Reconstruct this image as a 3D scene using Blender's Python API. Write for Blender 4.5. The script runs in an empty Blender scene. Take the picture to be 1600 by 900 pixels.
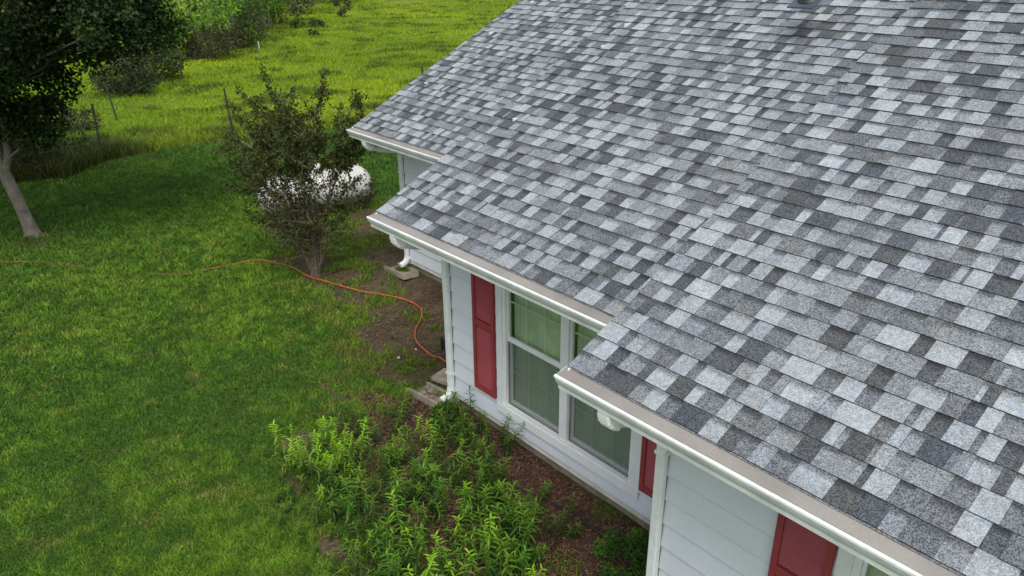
import bpy, math, random
import numpy as np
from mathutils import Vector, Matrix

R_ = random.Random(7)
rng = np.random.default_rng(11)
scene = bpy.context.scene
COL = scene.collection

# ------------------------------------------------------------------ camera
CAM = np.array([0.0, 0.0, 4.9016])
FW = np.array([0.68759043, -0.59749473, -0.41257659])
RT = np.array([-0.65880912, -0.7522618, -0.00852784])
UP = np.array([0.30527027, -0.27767288, 0.910883])
FPX = 1180.71
cd = bpy.data.cameras.new("camera")
cam = bpy.data.objects.new("camera", cd)
COL.objects.link(cam)
cd.sensor_width = 36.0
cd.lens = FPX / 1600 * 36.0
cd.clip_start = 0.05
cd.clip_end = 2000
M = Matrix(((RT[0], UP[0], -FW[0], CAM[0]), (RT[1], UP[1], -FW[1], CAM[1]), (RT[2], UP[2], -FW[2], CAM[2]), (0, 0, 0, 1)))
cam.matrix_world = M
scene.camera = cam

# ------------------------------------------------------------------ light
SUN_EL, SUN_AZ = 58.0, 150.0        # azimuth measured from +X counter-clockwise (towards the light)
world = bpy.data.worlds.new("World")
scene.world = world
world.use_nodes = True
nt = world.node_tree
bg = nt.nodes["Background"]
sky = nt.nodes.new("ShaderNodeTexSky")
sky.sky_type = 'NISHITA'
sky.sun_disc = False
sky.sun_elevation = math.radians(SUN_EL)
sky.sun_rotation = math.radians(90 - SUN_AZ)
sky.air_density = 1.0
sky.dust_density = 4.0
sky.ozone_density = 1.0
hs_ = nt.nodes.new("ShaderNodeHueSaturation")      # overcast: the sky light is nearly neutral
hs_.inputs['Saturation'].default_value = .42
nt.links.new(sky.outputs[0], hs_.inputs['Color'])
nt.links.new(hs_.outputs[0], bg.inputs[0])
bg.inputs[1].default_value = 0.15
sd = bpy.data.lights.new("sun", 'SUN')
sd.energy = 1.0
sd.angle = math.radians(25)
sd.color = (1.0, 0.985, 0.93)
so = bpy.data.objects.new("sun", sd)
COL.objects.link(so)
v = Vector((math.cos(math.radians(SUN_EL)) * math.cos(math.radians(SUN_AZ)),
            math.cos(math.radians(SUN_EL)) * math.sin(math.radians(SUN_AZ)), math.sin(math.radians(SUN_EL))))
so.rotation_euler = v.to_track_quat('Z', 'Y').to_euler()
so.location = (0, 0, 20)
scene.view_settings.view_transform = 'Standard'
scene.view_settings.look = 'None'
scene.view_settings.exposure = 0.55
scene.view_settings.gamma = 1.0
scene.view_settings.use_curve_mapping = False

# ------------------------------------------------------------------ helpers
def atZ(q, z=0.0):
    d = FW * FPX + RT * (q[0] - 800) + UP * (450 - q[1])
    return CAM + (z - CAM[2]) / d[2] * d

def atD(q, P):
    h = np.array([FW[0], FW[1], 0.0]); h /= np.linalg.norm(h)
    d = FW * FPX + RT * (q[0] - 800) + UP * (450 - q[1])
    return CAM + ((np.array(P, float) - CAM) @ h) / (d @ h) * d

def to_px(P):
    vv = np.asarray(P, float) - CAM
    z = vv @ FW
    return 800 + FPX * (vv @ RT) / z, 450 - FPX * (vv @ UP) / z, z

def tag(o, label=None, cat=None, group=None, kind=None):
    if label: o['label'] = label
    if cat: o['category'] = cat
    if group: o['group'] = group
    if kind: o['kind'] = kind
    return o

def empty(name, loc, label, cat, group=None, rz=0.0):
    o = bpy.data.objects.new(name, None)
    COL.objects.link(o)
    o.location = loc
    o.rotation_euler = (0, 0, rz)
    o.empty_display_size = 0.2
    return tag(o, label, cat, group)

def origin_of(o):
    p = Vector((0, 0, 0))
    while o is not None:
        p = p + o.location
        o = o.parent
    return p

class MB:
    """collects verts / faces / colours, then links one mesh object"""
    def __init__(s):
        s.v = []; s.f = []; s.c = []; s.m = []; s.n = 0
        s.cur = (1, 1, 1); s.mi = 0
    def add(s, verts, faces, col=None, mi=None):
        b = s.n
        s.v.extend([tuple(p) for p in verts]); s.n += len(verts)
        s.f.extend([tuple(b + i for i in f) for f in faces])
        c = col if col is not None else s.cur
        s.c.extend([c] * len(verts))
        s.m.extend([s.mi if mi is None else mi] * len(faces))
    def box(s, x0, x1, y0, y1, z0, z1, col=None, mi=None):
        P = [(x0, y0, z0), (x1, y0, z0), (x1, y1, z0), (x0, y1, z0), (x0, y0, z1), (x1, y0, z1), (x1, y1, z1), (x0, y1, z1)]
        s.add(P, [(0, 3, 2, 1), (4, 5, 6, 7), (0, 1, 5, 4), (1, 2, 6, 5), (2, 3, 7, 6), (3, 0, 4, 7)], col, mi)
    def prism(s, prof, a, b, mapf, col=None, mi=None, close=True):
        """profile of 2D points swept from a to b; mapf(u, p, q) -> xyz"""
        n = len(prof)
        P = [mapf(a, p, q) for p, q in prof] + [mapf(b, p, q) for p, q in prof]
        F = [(i, (i + 1) % n, n + (i + 1) % n, n + i) for i in range(n if close else n - 1)]
        if close: F += [tuple(range(n))[::-1], tuple(range(n, 2 * n))]
        s.add(P, F, col, mi)
    def tube(s, pts, rad, n=7, col=None, cap=True, mi=None):
        pts = [Vector(p) for p in pts]
        if not hasattr(rad, '__len__'): rad = [rad] * len(pts)
        V = []; F = []
        up = Vector((0.13, 0.21, 1)).normalized()
        prev = None
        for i, p in enumerate(pts):
            t = (pts[min(i + 1, len(pts) - 1)] - pts[max(i - 1, 0)])
            if t.length < 1e-9: t = Vector((0, 0, 1))
            t.normalize()
            if prev is None:
                a = t.cross(up)
                if a.length < .05: a = t.cross(Vector((1, 0, 0)))
            else:
                a = prev - t * prev.dot(t)
            a.normalize(); prev = a
            b = t.cross(a)
            for k in range(n):
                w = 2 * math.pi * k / n
                V.append(p + (a * math.cos(w) + b * math.sin(w)) * rad[i])
        for i in range(len(pts) - 1):
            for k in range(n):
                F.append((i * n + k, i * n + (k + 1) % n, (i + 1) * n + (k + 1) % n, (i + 1) * n + k))
        if cap:
            F.append(tuple(range(n))[::-1]); F.append(tuple((len(pts) - 1) * n + k for k in range(n)))
        s.add(V, F, col, mi)
    def revolve(s, prof, n=32, axis_map=None, col=None, mi=None):
        """prof: (t, r) list; axis_map(t, a, b) -> xyz"""
        V = []; F = []
        for t, r in prof:
            for k in range(n):
                w = 2 * math.pi * k / n
                V.append(axis_map(t, r * math.cos(w), r * math.sin(w)))
        for i in range(len(prof) - 1):
            for k in range(n):
                F.append((i * n + k, i * n + (k + 1) % n, (i + 1) * n + (k + 1) % n, (i + 1) * n + k))
        s.add(V, F, col, mi)
    def build(s, name, mats, parent=None, world=True, smooth=False):
        me = bpy.data.meshes.new(name)
        me.from_pydata(s.v, [], s.f)
        if not isinstance(mats, (list, tuple)): mats = [mats]
        for m in mats: me.materials.append(m)
        me.polygons.foreach_set('material_index', s.m)
        ca = me.color_attributes.new("Col", 'FLOAT_COLOR', 'POINT')
        arr = np.ones((s.n, 4), dtype=np.float32)
        arr[:, :3] = np.array(s.c, dtype=np.float32).reshape(-1, 3)
        ca.data.foreach_set('color', arr.ravel())
        if smooth: me.polygons.foreach_set('use_smooth', [True] * len(s.f))
        me.update()
        o = bpy.data.objects.new(name, me)
        COL.objects.link(o)
        if parent is not None:
            o.parent = parent
            if world: o.location = -origin_of(parent)
        return o

def np_mesh(name, V, F, C, mat, parent=None, smooth=False):
    """V (n,3), F (m,k) constant size faces, C (n,3)"""
    me = bpy.data.meshes.new(name)
    n, m, k = len(V), len(F), F.shape[1]
    me.vertices.add(n); me.loops.add(m * k); me.polygons.add(m)
    me.vertices.foreach_set('co', np.asarray(V, np.float32).ravel())
    me.loops.foreach_set('vertex_index', np.asarray(F, np.int32).ravel())
    me.polygons.foreach_set('loop_start', np.arange(0, m * k, k, dtype=np.int32))
    me.polygons.foreach_set('loop_total', np.full(m, k, np.int32))
    ca = me.color_attributes.new("Col", 'FLOAT_COLOR', 'POINT')
    arr = np.ones((n, 4), np.float32); arr[:, :3] = C
    ca.data.foreach_set('color', arr.ravel())
    if smooth: me.polygons.foreach_set('use_smooth', np.ones(m, bool))
    me.materials.append(mat)
    me.update(calc_edges=True)
    me.validate()
    o = bpy.data.objects.new(name, me)
    COL.objects.link(o)
    if parent is not None:
        o.parent = parent
        o.location = -origin_of(parent)
    return o

_tab = {}
def vnoise(x, y, seed=0):
    if seed not in _tab: _tab[seed] = np.random.default_rng(1000 + seed).random((256, 256))
    T = _tab[seed]
    xi = np.floor(x).astype(int); yi = np.floor(y).astype(int)
    fx = x - xi; fy = y - yi
    fx = fx * fx * (3 - 2 * fx); fy = fy * fy * (3 - 2 * fy)
    a = T[xi & 255, yi & 255]; b = T[(xi + 1) & 255, yi & 255]; c = T[xi & 255, (yi + 1) & 255]; d = T[(xi + 1) & 255, (yi + 1) & 255]
    return (a * (1 - fx) + b * fx) * (1 - fy) + (c * (1 - fx) + d * fx) * fy

def fbm(x, y, sc=1.0, o=4, seed=0):
    s = 0; a = 1; t = 0
    for i in range(o):
        s = s + a * vnoise(x * sc * 2 ** i + 17.3 * i, y * sc * 2 ** i + 5.1 * i, seed + i); t += a; a *= .55
    return s / t

def in_poly(x, y, poly):
    x = np.asarray(x, float); y = np.asarray(y, float)
    ins = np.zeros(x.shape, bool)
    n = len(poly)
    for i in range(n):
        x1, y1 = poly[i]; x2, y2 = poly[(i + 1) % n]
        c = ((y1 > y) != (y2 > y)) & (x < (x2 - x1) * (y - y1) / ((y2 - y1) if y2 != y1 else 1e-9) + x1)
        ins ^= c
    return ins

def poly_dist(x, y, poly, closed=True):
    d = np.full(np.shape(x), 1e9)
    n = len(poly)
    for i in range(n if closed else n - 1):
        x1, y1 = poly[i]; x2, y2 = poly[(i + 1) % n]
        dx, dy = x2 - x1, y2 - y1
        t = np.clip(((x - x1) * dx + (y - y1) * dy) / (dx * dx + dy * dy + 1e-12), 0, 1)
        d = np.minimum(d, np.hypot(x - x1 - t * dx, y - y1 - t * dy))
    return d

# ------------------------------------------------------------------ materials
def mat(name, col=(.5, .5, .5), rough=.6, var=.0, vscale=4.0, attr=False, bump=0.0, bscale=60.0, spec=.5, metal=0.0,
        fine=0.0, fscale=200.0, trans=0.0, tcol=None, detail=4.0, stretch=None):
    m = bpy.data.materials.new(name); m.use_nodes = True
    N = m.node_tree; L = N.links
    b = N.nodes["Principled BSDF"]
    b.inputs['Roughness'].default_value = rough
    b.inputs['Metallic'].default_value = metal
    b.inputs['Specular IOR Level'].default_value = spec
    tc = N.nodes.new('ShaderNodeTexCoord')
    co = tc.outputs['Object']
    if stretch:
        mp = N.nodes.new('ShaderNodeMapping'); mp.inputs['Scale'].default_value = stretch
        L.new(co, mp.inputs[0]); co = mp.outputs[0]
    if attr:
        a = N.nodes.new('ShaderNodeAttribute'); a.attribute_name = 'Col'
        mx = N.nodes.new('ShaderNodeMix'); mx.data_type = 'RGBA'; mx.blend_type = 'MULTIPLY'
        mx.inputs[0].default_value = 1.0
        L.new(a.outputs['Color'], mx.inputs[6]); mx.inputs[7].default_value = (*col, 1)
        out = mx.outputs[2]
    else:
        rgb = N.nodes.new('ShaderNodeRGB'); rgb.outputs[0].default_value = (*col, 1); out = rgb.outputs[0]
    def modulate(out, scale, amt, det):
        n = N.nodes.new('ShaderNodeTexNoise'); n.inputs['Scale'].default_value = scale; n.inputs['Detail'].default_value = det
        L.new(co, n.inputs['Vector'])
        r = N.nodes.new('ShaderNodeMapRange'); r.inputs[1].default_value = .3; r.inputs[2].default_value = .7
        r.inputs[3].default_value = 1 - amt; r.inputs[4].default_value = 1 + amt
        L.new(n.outputs['Fac'], r.inputs[0])
        vm = N.nodes.new('ShaderNodeVectorMath'); vm.operation = 'SCALE'
        L.new(out, vm.inputs[0]); L.new(r.outputs[0], vm.inputs['Scale'])
        return vm.outputs[0]
    if var: out = modulate(out, vscale, var, detail)
    if fine: out = modulate(out, fscale, fine, 1.0)
    L.new(out, b.inputs['Base Color'])
    if bump:
        n = N.nodes.new('ShaderNodeTexNoise'); n.inputs['Scale'].default_value = bscale; n.inputs['Detail'].default_value = 4
        L.new(co, n.inputs['Vector'])
        bp = N.nodes.new('ShaderNodeBump'); bp.inputs['Strength'].default_value = bump; bp.inputs['Distance'].default_value = .01
        L.new(n.outputs['Fac'], bp.inputs['Height']); L.new(bp.outputs[0], b.inputs['Normal'])
    if trans:
        t = N.nodes.new('ShaderNodeBsdfTranslucent')
        if tcol:
            m2 = N.nodes.new('ShaderNodeMix'); m2.data_type = 'RGBA'; m2.blend_type = 'MULTIPLY'; m2.inputs[0].default_value = 1
            L.new(out, m2.inputs[6]); m2.inputs[7].default_value = (*tcol, 1); L.new(m2.outputs[2], t.inputs[0])
        else: L.new(out, t.inputs[0])
        ms = N.nodes.new('ShaderNodeMixShader'); ms.inputs[0].default_value = trans
        L.new(b.outputs[0], ms.inputs[1]); L.new(t.outputs[0], ms.inputs[2])
        L.new(ms.outputs[0], N.nodes['Material Output'].inputs[0])
    return m

def shingle_mat():
    m = bpy.data.materials.new("asphalt_shingle"); m.use_nodes = True
    N = m.node_tree; L = N.links; b = N.nodes["Principled BSDF"]
    b.inputs['Roughness'].default_value = .85; b.inputs['Specular IOR Level'].default_value = .35
    a = N.nodes.new('ShaderNodeAttribute'); a.attribute_name = 'Col'
    tc = N.nodes.new('ShaderNodeTexCoord')
    vo = N.nodes.new('ShaderNodeTexVoronoi'); vo.inputs['Scale'].default_value = 210
    L.new(tc.outputs['Object'], vo.inputs['Vector'])
    sep = N.nodes.new('ShaderNodeSeparateColor'); L.new(vo.outputs['Color'], sep.inputs[0])
    r = N.nodes.new('ShaderNodeMapRange'); r.inputs[3].default_value = .20; r.inputs[4].default_value = 1.88
    L.new(sep.outputs[0], r.inputs[0])
    # slight hue speckle: some granules bluish, some tan
    hu = N.nodes.new('ShaderNodeMix'); hu.data_type = 'RGBA'
    hu.inputs[6].default_value = (.86, 1.0, 1.19, 1); hu.inputs[7].default_value = (1.13, 1.0, .82, 1)
    L.new(sep.outputs[1], hu.inputs[0])
    no = N.nodes.new('ShaderNodeTexNoise'); no.inputs['Scale'].default_value = 5; no.inputs['Detail'].default_value = 6
    L.new(tc.outputs['Object'], no.inputs['Vector'])
    r2 = N.nodes.new('ShaderNodeMapRange'); r2.inputs[1].default_value = .3; r2.inputs[2].default_value = .7
    r2.inputs[3].default_value = .90; r2.inputs[4].default_value = 1.10
    L.new(no.outputs['Fac'], r2.inputs[0])
    n3 = N.nodes.new('ShaderNodeTexNoise'); n3.inputs['Scale'].default_value = 34; n3.inputs['Detail'].default_value = 5
    L.new(tc.outputs['Object'], n3.inputs['Vector'])
    r3 = N.nodes.new('ShaderNodeMapRange'); r3.inputs[1].default_value = .3; r3.inputs[2].default_value = .7
    r3.inputs[3].default_value = .84; r3.inputs[4].default_value = 1.16
    L.new(n3.outputs['Fac'], r3.inputs[0])
    ml = N.nodes.new('ShaderNodeMath'); ml.operation = 'MULTIPLY'; L.new(r.outputs[0], ml.inputs[0]); L.new(r2.outputs[0], ml.inputs[1])
    mx = N.nodes.new('ShaderNodeMix'); mx.data_type = 'RGBA'; mx.blend_type = 'MULTIPLY'; mx.inputs[0].default_value = 1
    L.new(a.outputs['Color'], mx.inputs[6]); L.new(hu.outputs[2], mx.inputs[7])
    # pale tabs are covered with mostly pale granules, dark blends are far more speckled
    lum = N.nodes.new('ShaderNodeSeparateColor'); L.new(a.outputs['Color'], lum.inputs[0])
    am = N.nodes.new('ShaderNodeMapRange'); am.inputs[1].default_value = .12; am.inputs[2].default_value = .32
    am.inputs[3].default_value = 1.0; am.inputs[4].default_value = .42
    L.new(lum.outputs[1], am.inputs[0])
    s1 = N.nodes.new('ShaderNodeMath'); s1.operation = 'SUBTRACT'; s1.inputs[1].default_value = 1.0; L.new(ml.outputs[0], s1.inputs[0])
    s2 = N.nodes.new('ShaderNodeMath'); s2.operation = 'MULTIPLY_ADD'; s2.inputs[2].default_value = 1.0
    L.new(s1.outputs[0], s2.inputs[0]); L.new(am.outputs[0], s2.inputs[1])
    vm = N.nodes.new('ShaderNodeVectorMath'); vm.operation = 'SCALE'
    L.new(mx.outputs[2], vm.inputs[0]); L.new(s2.outputs[0], vm.inputs['Scale'])
    vq = N.nodes.new('ShaderNodeVectorMath'); vq.operation = 'SCALE'
    L.new(vm.outputs[0], vq.inputs[0]); L.new(r3.outputs[0], vq.inputs['Scale'])
    L.new(vq.outputs[0], b.inputs['Base Color'])
    bp = N.nodes.new('ShaderNodeBump'); bp.inputs['Strength'].default_value = .35; bp.inputs['Distance'].default_value = .003
    L.new(sep.outputs[2], bp.inputs['Height']); L.new(bp.outputs[0], b.inputs['Normal'])
    return m

def glass_mat(name, refl, tint):
    m = bpy.data.materials.new(name); m.use_nodes = True
    N = m.node_tree; L = N.links
    N.nodes.remove(N.nodes["Principled BSDF"])
    t = N.nodes.new('ShaderNodeBsdfTransparent'); t.inputs[0].default_value = (*tint, 1)
    g = N.nodes.new('ShaderNodeBsdfGlossy'); g.inputs[0].default_value = (.95, 1, .95, 1); g.inputs['Roughness'].default_value = .03
    fr = N.nodes.new('ShaderNodeFresnel'); fr.inputs[0].default_value = 1.52
    ad = N.nodes.new('ShaderNodeMath'); ad.operation = 'ADD'; ad.inputs[1].default_value = refl; ad.use_clamp = True
    L.new(fr.outputs[0], ad.inputs[0])
    geo = N.nodes.new('ShaderNodeNewGeometry')          # reflect on the outer face only; the exit face just lets light through
    iv = N.nodes.new('ShaderNodeMath'); iv.operation = 'SUBTRACT'; iv.inputs[0].default_value = 1.0; L.new(geo.outputs['Backfacing'], iv.inputs[1])
    mu = N.nodes.new('ShaderNodeMath'); mu.operation = 'MULTIPLY'; L.new(ad.outputs[0], mu.inputs[0]); L.new(iv.outputs[0], mu.inputs[1])
    ms = N.nodes.new('ShaderNodeMixShader'); L.new(mu.outputs[0], ms.inputs[0])
    L.new(t.outputs[0], ms.inputs[1]); L.new(g.outputs[0], ms.inputs[2])
    L.new(ms.outputs[0], N.nodes['Material Output'].inputs[0])
    return m

def screen_mat():
    m = bpy.data.materials.new("insect_screen"); m.use_nodes = True
    N = m.node_tree; L = N.links; b = N.nodes["Principled BSDF"]
    b.inputs['Base Color'].default_value = (.13, .16, .14, 1); b.inputs['Roughness'].default_value = .7
    t = N.nodes.new('ShaderNodeBsdfTransparent')
    ms = N.nodes.new('ShaderNodeMixShader'); ms.inputs[0].default_value = .38
    L.new(t.outputs[0], ms.inputs[1]); L.new(b.outputs[0], ms.inputs[2])
    L.new(ms.outputs[0], N.nodes['Material Output'].inputs[0])
    return m

MT = dict(
    shingle=shingle_mat(),
    white=mat("white_trim_paint", (.74, .76, .76), .42, var=.06, vscale=3.0, fine=.03, fscale=40),
    gutter=mat("white_gutter_metal", (.76, .79, .77), .36, var=.13, vscale=5.0, fine=.04, fscale=30),
    guard=mat("grey_gutter_guard", (.245, .228, .205), .6, var=.20, vscale=2.2, fine=.07, fscale=90, detail=7),
    siding=mat("white_lap_siding", (.66, .70, .745), .55, var=.05, vscale=2.0, attr=True, fine=.03, fscale=60),
    siding_dirty=mat("splash_stained_siding", (.60, .585, .53), .65, var=.16, vscale=5.0, attr=True, fine=.06, fscale=40),
    red=mat("red_shutter_paint", (.30, .045, .050), .5, var=.14, vscale=3.5, fine=.07, fscale=70),
    conc=mat("weathered_concrete", (.30, .27, .20), .9, var=.3, vscale=7, fine=.2, fscale=120, bump=.4, bscale=90),
    found=mat("foundation_block", (.23, .20, .14), .9, var=.35, vscale=6, fine=.2, fscale=100, bump=.4),
    glass=glass_mat("window_glass", .16, (.90, .95, .90)),
    screen=screen_mat(),
    curtain=mat("pale_curtain", (.60, .63, .53), .9, var=.05, vscale=6),
    dark=mat("dark_interior", (.05, .05, .045), .9, var=.2),
    black=mat("black_plastic", (.015, .015, .016), .5, var=.3, vscale=12),
    seal=mat("grey_seam", (.18, .18, .17), .8, var=.3),
    bark=mat("pale_grey_bark", (.15, .135, .105), .85, var=.35, vscale=7, fine=.25, fscale=50, bump=1.0, bscale=22),
    bark2=mat("tan_smooth_bark", (.17, .13, .09), .8, var=.3, vscale=9, bump=.3),
    bark3=mat("brown_twig_bark", (.07, .052, .035), .9, var=.3, vscale=8),
    leaf_d=mat("dark_leaf", (1, 1, 1), .55, attr=True, spec=.22, trans=.25, tcol=(1.1, 1.5, .5)),
    leaf=mat("green_leaf", (1, 1, 1), .5, attr=True, spec=.3, trans=.35, tcol=(1.2, 1.5, .5)),
    grass=mat("grass_blade", (1, 1, 1), .6, attr=True, spec=.2, trans=.3, tcol=(1.2, 1.4, .5)),
    tank=mat("white_tank_paint", (.54, .54, .51), .32, var=.10, vscale=4, fine=.06, fscale=40, attr=True),
    hose=mat("orange_red_rubber", (.42, .085, .035), .5, var=.15, vscale=12),
    hoseb=mat("black_rubber_hose", (.02, .02, .022), .6, var=.3, vscale=9),
    steel=mat("weathered_green_steel", (.035, .04, .03), .7, var=.3, vscale=9),
    wire=mat("galvanised_wire", (.22, .22, .2), .5, metal=.6),
    stick=mat("dry_stem", (.22, .12, .06), .9, var=.4, vscale=10),
    stone=mat("pale_stone", (.42, .38, .32), .9, var=.25, vscale=20),
)

# ------------------------------------------------------------------ ground
YF, YM, YN = -5.591, -3.725, -2.984
XF, XM, XN = 9.999, 6.353, 2.897
ZE = 2.480
PH = 0.4462; TP = math.tan(PH); SP = math.sin(PH); CP = math.cos(PH)
OV, OVX = .583, .34
WF, WM, WN = YF - OV, YM - OV, YN - OV          # wall planes
CXF, CXM, CXN = XF - OVX, XM - OVX, XN - OVX      # wall corners

DIRT = [(10.9, -4.7), (11.2, -5.3), (12.14, -6.2), (13.7, -7.6), (13.4, -8.4), (9.8, -8.0), (9.3, -6.3), (5.9, -6.2), (5.9, -4.2), (6.86, -4.1),
        (7.26, -3.9), (7.6, -3.75), (8.15, -4.12), (9.45, -4.5)]
BED = [(5.9, -4.6), (6.62, -4.15), (7.05, -3.7), (6.76, -3.2), (6.6, -2.78), (6.2, -2.5), (5.67, -2.42), (5.16, -2.3), (4.82, -2.45), (4.42, -2.42),
       (3.93, -2.3), (2.3, -2.6), (1.0, -3.0), (-1.0, -3.2), (-1.0, -4.5), (3.3, -4.6)]
LAWN_EDGE = [(21.4, 6), (21.13, 0.11), (20.33, -2.17), (19.9, -3.4), (20.9, -4.6), (21.24, -6.7), (20.96, -7.97), (20.93, -8.57), (20.3, -11.32), (19.8, -14.38), (19, -25)]
def lawn_limit_x(y):
    ys = np.array([p[1] for p in LAWN_EDGE])[::-1]; xs = np.array([p[0] for p in LAWN_EDGE])[::-1]
    return np.interp(y, ys, xs)

def soil_amount(x, y):
    """1 = bare soil, 0 = full turf"""
    nz = fbm(x, y, 1.7, 4, 3) - .5
    nz2 = fbm(x, y, 6.0, 3, 9) - .5
    s = np.zeros(np.shape(x))
    for P, w in ((DIRT, .8), (BED, .35)):
        d = poly_dist(x, y, P); d = np.where(in_poly(x, y, P), d, -d)
        s = np.maximum(s, np.clip((d + nz * 1.5 + nz2 * .5) / w + .35, 0, 1))
    # worn patches left of the wall corner
    for (cx, cy, rx, ry) in ((7.6, -4.6, .9, .28), (7.9, -4.15, .7, .16), (7.1, -4.3, .5, .22), (6.9, -3.8, .35, .2), (11.3, -5.4, 1.2, .6), (8.9, -5.9, 1.2, .5), (7.35, -3.55, .4, .12), (5.7, -2.35, .5, .12), (5.1, -2.2, .5, .16), (4.6, -2.3, .4, .2), (6.5, -2.6, .3, .1), (10.0, -6.15, .7, .4)):
        q = ((x - cx) / rx) ** 2 + ((y - cy) / ry) ** 2
        s = np.maximum(s, np.clip(1.6 - q + nz * 3, 0, 1))
    # tree foot
    q = ((x - 15.7) / .8) ** 2 + ((y + 1.9) / .6) ** 2
    s = np.maximum(s, np.clip(.8 - q + nz * 2, 0, .7))
    return s

def gz(x, y):
    """soil banked up against the house walls"""
    x = np.asarray(x, float); y = np.asarray(y, float)
    d = np.full(np.shape(x), 9.0)
    for (cx, w0) in ((CXN, WN), (CXM, WM), (CXF, WF)):
        d = np.minimum(d, np.hypot(np.maximum(x - cx, 0), np.maximum(y - w0, 0)))
    t = np.clip(1 - d / .75, 0, 1)
    return .165 * t * t * (3 - 2 * t)

def atG(q, h=0.0):
    p = atZ(q, h)
    for _ in range(6): p = atZ(q, float(gz(p[0], p[1])) + h)
    return p

def ground_sheet():
    # finer grid near, coarse far
    xs = np.unique(np.concatenate([np.arange(-6, 24, .09), np.arange(24, 60, .6), np.arange(60, 1200, 20), np.arange(-400, -6, 20)]))
    ys = np.unique(np.concatenate([np.arange(-14, 4, .09), np.arange(-60, -14, .6), np.arange(4, 30, 1.5), np.arange(-900, -60, 20), np.arange(30, 500, 20)]))
    X, Y = np.meshgrid(xs, ys, indexing='ij')
    s = soil_amount(X, Y)
    lawn = X < lawn_limit_x(Y)
    Z = (fbm(X, Y, .8, 3, 21) - .5) * .03 * s + (fbm(X, Y, 9, 2, 22) - .5) * .012 * s - s * .02
    Z = Z + gz(X, Y)
    Z = np.where(X > 21.5, (fbm(X, Y, .25, 3, 25) - .5) * .3 * np.clip((X - 21.5) / 4, 0, 1), Z)
    Z = np.where(X > 150, 0, Z)
    n = fbm(X, Y, .6, 4, 31); n2 = fbm(X, Y, 3.0, 3, 33)
    base = np.array([.035, .070, .014]); b2 = np.array([.06, .10, .02])
    C = base + (b2 - base) * n[..., None]
    past = np.array([.10, .15, .015]); p2 = np.array([.17, .21, .02])
    CP_ = past + (p2 - past) * np.clip(n * 1.6 - .3, 0, 1)[..., None]
    C = np.where(lawn[..., None], C, CP_)
    bed = in_poly(X, Y, BED) & (Y > -4.7)
    soil = np.where(bed[..., None], np.array([.085, .045, .030]), np.array([.105, .078, .048]))
    soil = soil * (.36 + .85 * n2)[..., None]
    mossy = np.array([.07, .075, .02])
    k = np.clip(fbm(X, Y, 1.3, 4, 41) * 3 - 1.6, 0, 1)[..., None] * np.where(bed, .15, .55)[..., None]
    soil = soil * (1 - k) + mossy * k
    C = C * (1 - s[..., None]) + soil * s[..., None]
    V = np.stack([X, Y, Z], -1).reshape(-1, 3)
    nx, ny = len(xs), len(ys)
    I = np.arange(nx * ny).reshape(nx, ny)
    F = np.stack([I[:-1, :-1], I[1:, :-1], I[1:, 1:], I[:-1, 1:]], -1).reshape(-1, 4)
    m = mat("ground_surface", (1, 1, 1), .95, attr=True, var=.25, vscale=9, fine=.35, fscale=55, bump=.8, bscale=45, spec=.1)
    o = np_mesh("ground", V, F, C.reshape(-1, 3), m, smooth=True)
    tag(o, kind='structure')
ground_sheet()

def in_view(x, y, z, mx=140, my=120, left=900):
    P = np.stack([x, y, z], -1) - CAM
    d = P @ FW
    px = 800 + FPX * (P @ RT) / np.maximum(d, .1); py = 450 - FPX * (P @ UP) / np.maximum(d, .1)
    return (d > .5) & (px > -max(mx, left)) & (px < 1600 + mx) & (py > -my) & (py < 900 + my)

def house_mask(x, y):
    return ((x < CXN + .02) & (y < WN + .03)) | ((x < CXM + .02) & (y < WM + .03)) | ((x < CXF + .02) & (y < WF + .03))

def blades(name, x, y, h, w, lean, C, matl, z0=None, label=None, cat=None):
    n = len(x)
    a = rng.random(n) * 2 * np.pi; b = rng.random(n) * 2 * np.pi
    z = gz(x, y) if z0 is None else z0
    dx, dy = np.cos(a) * w / 2, np.sin(a) * w / 2
    lx, ly = np.cos(b) * lean, np.sin(b) * lean
    V = np.empty((n, 5, 3))
    V[:, 0] = np.stack([x - dx, y - dy, z - .01], -1)
    V[:, 1] = np.stack([x + dx, y + dy, z - .01], -1)
    V[:, 2] = np.stack([x + dx * .8 + lx * .35, y + dy * .8 + ly * .35, z + h * .6], -1)
    V[:, 3] = np.stack([x - dx * .8 + lx * .35, y - dy * .8 + ly * .35, z + h * .6], -1)
    V[:, 4] = np.stack([x + lx, y + ly, z + h], -1)
    I = np.arange(n)[:, None] * 5
    F = np.concatenate([I + [0, 1, 2], I + [0, 2, 3], I + [3, 2, 4]], 0)
    CC = np.repeat(C[:, None, :], 5, 1)
    o = np_mesh(name, V.reshape(-1, 3), F, CC.reshape(-1, 3), matl)
    tag(o, label, cat, kind='stuff')
    return o

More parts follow.
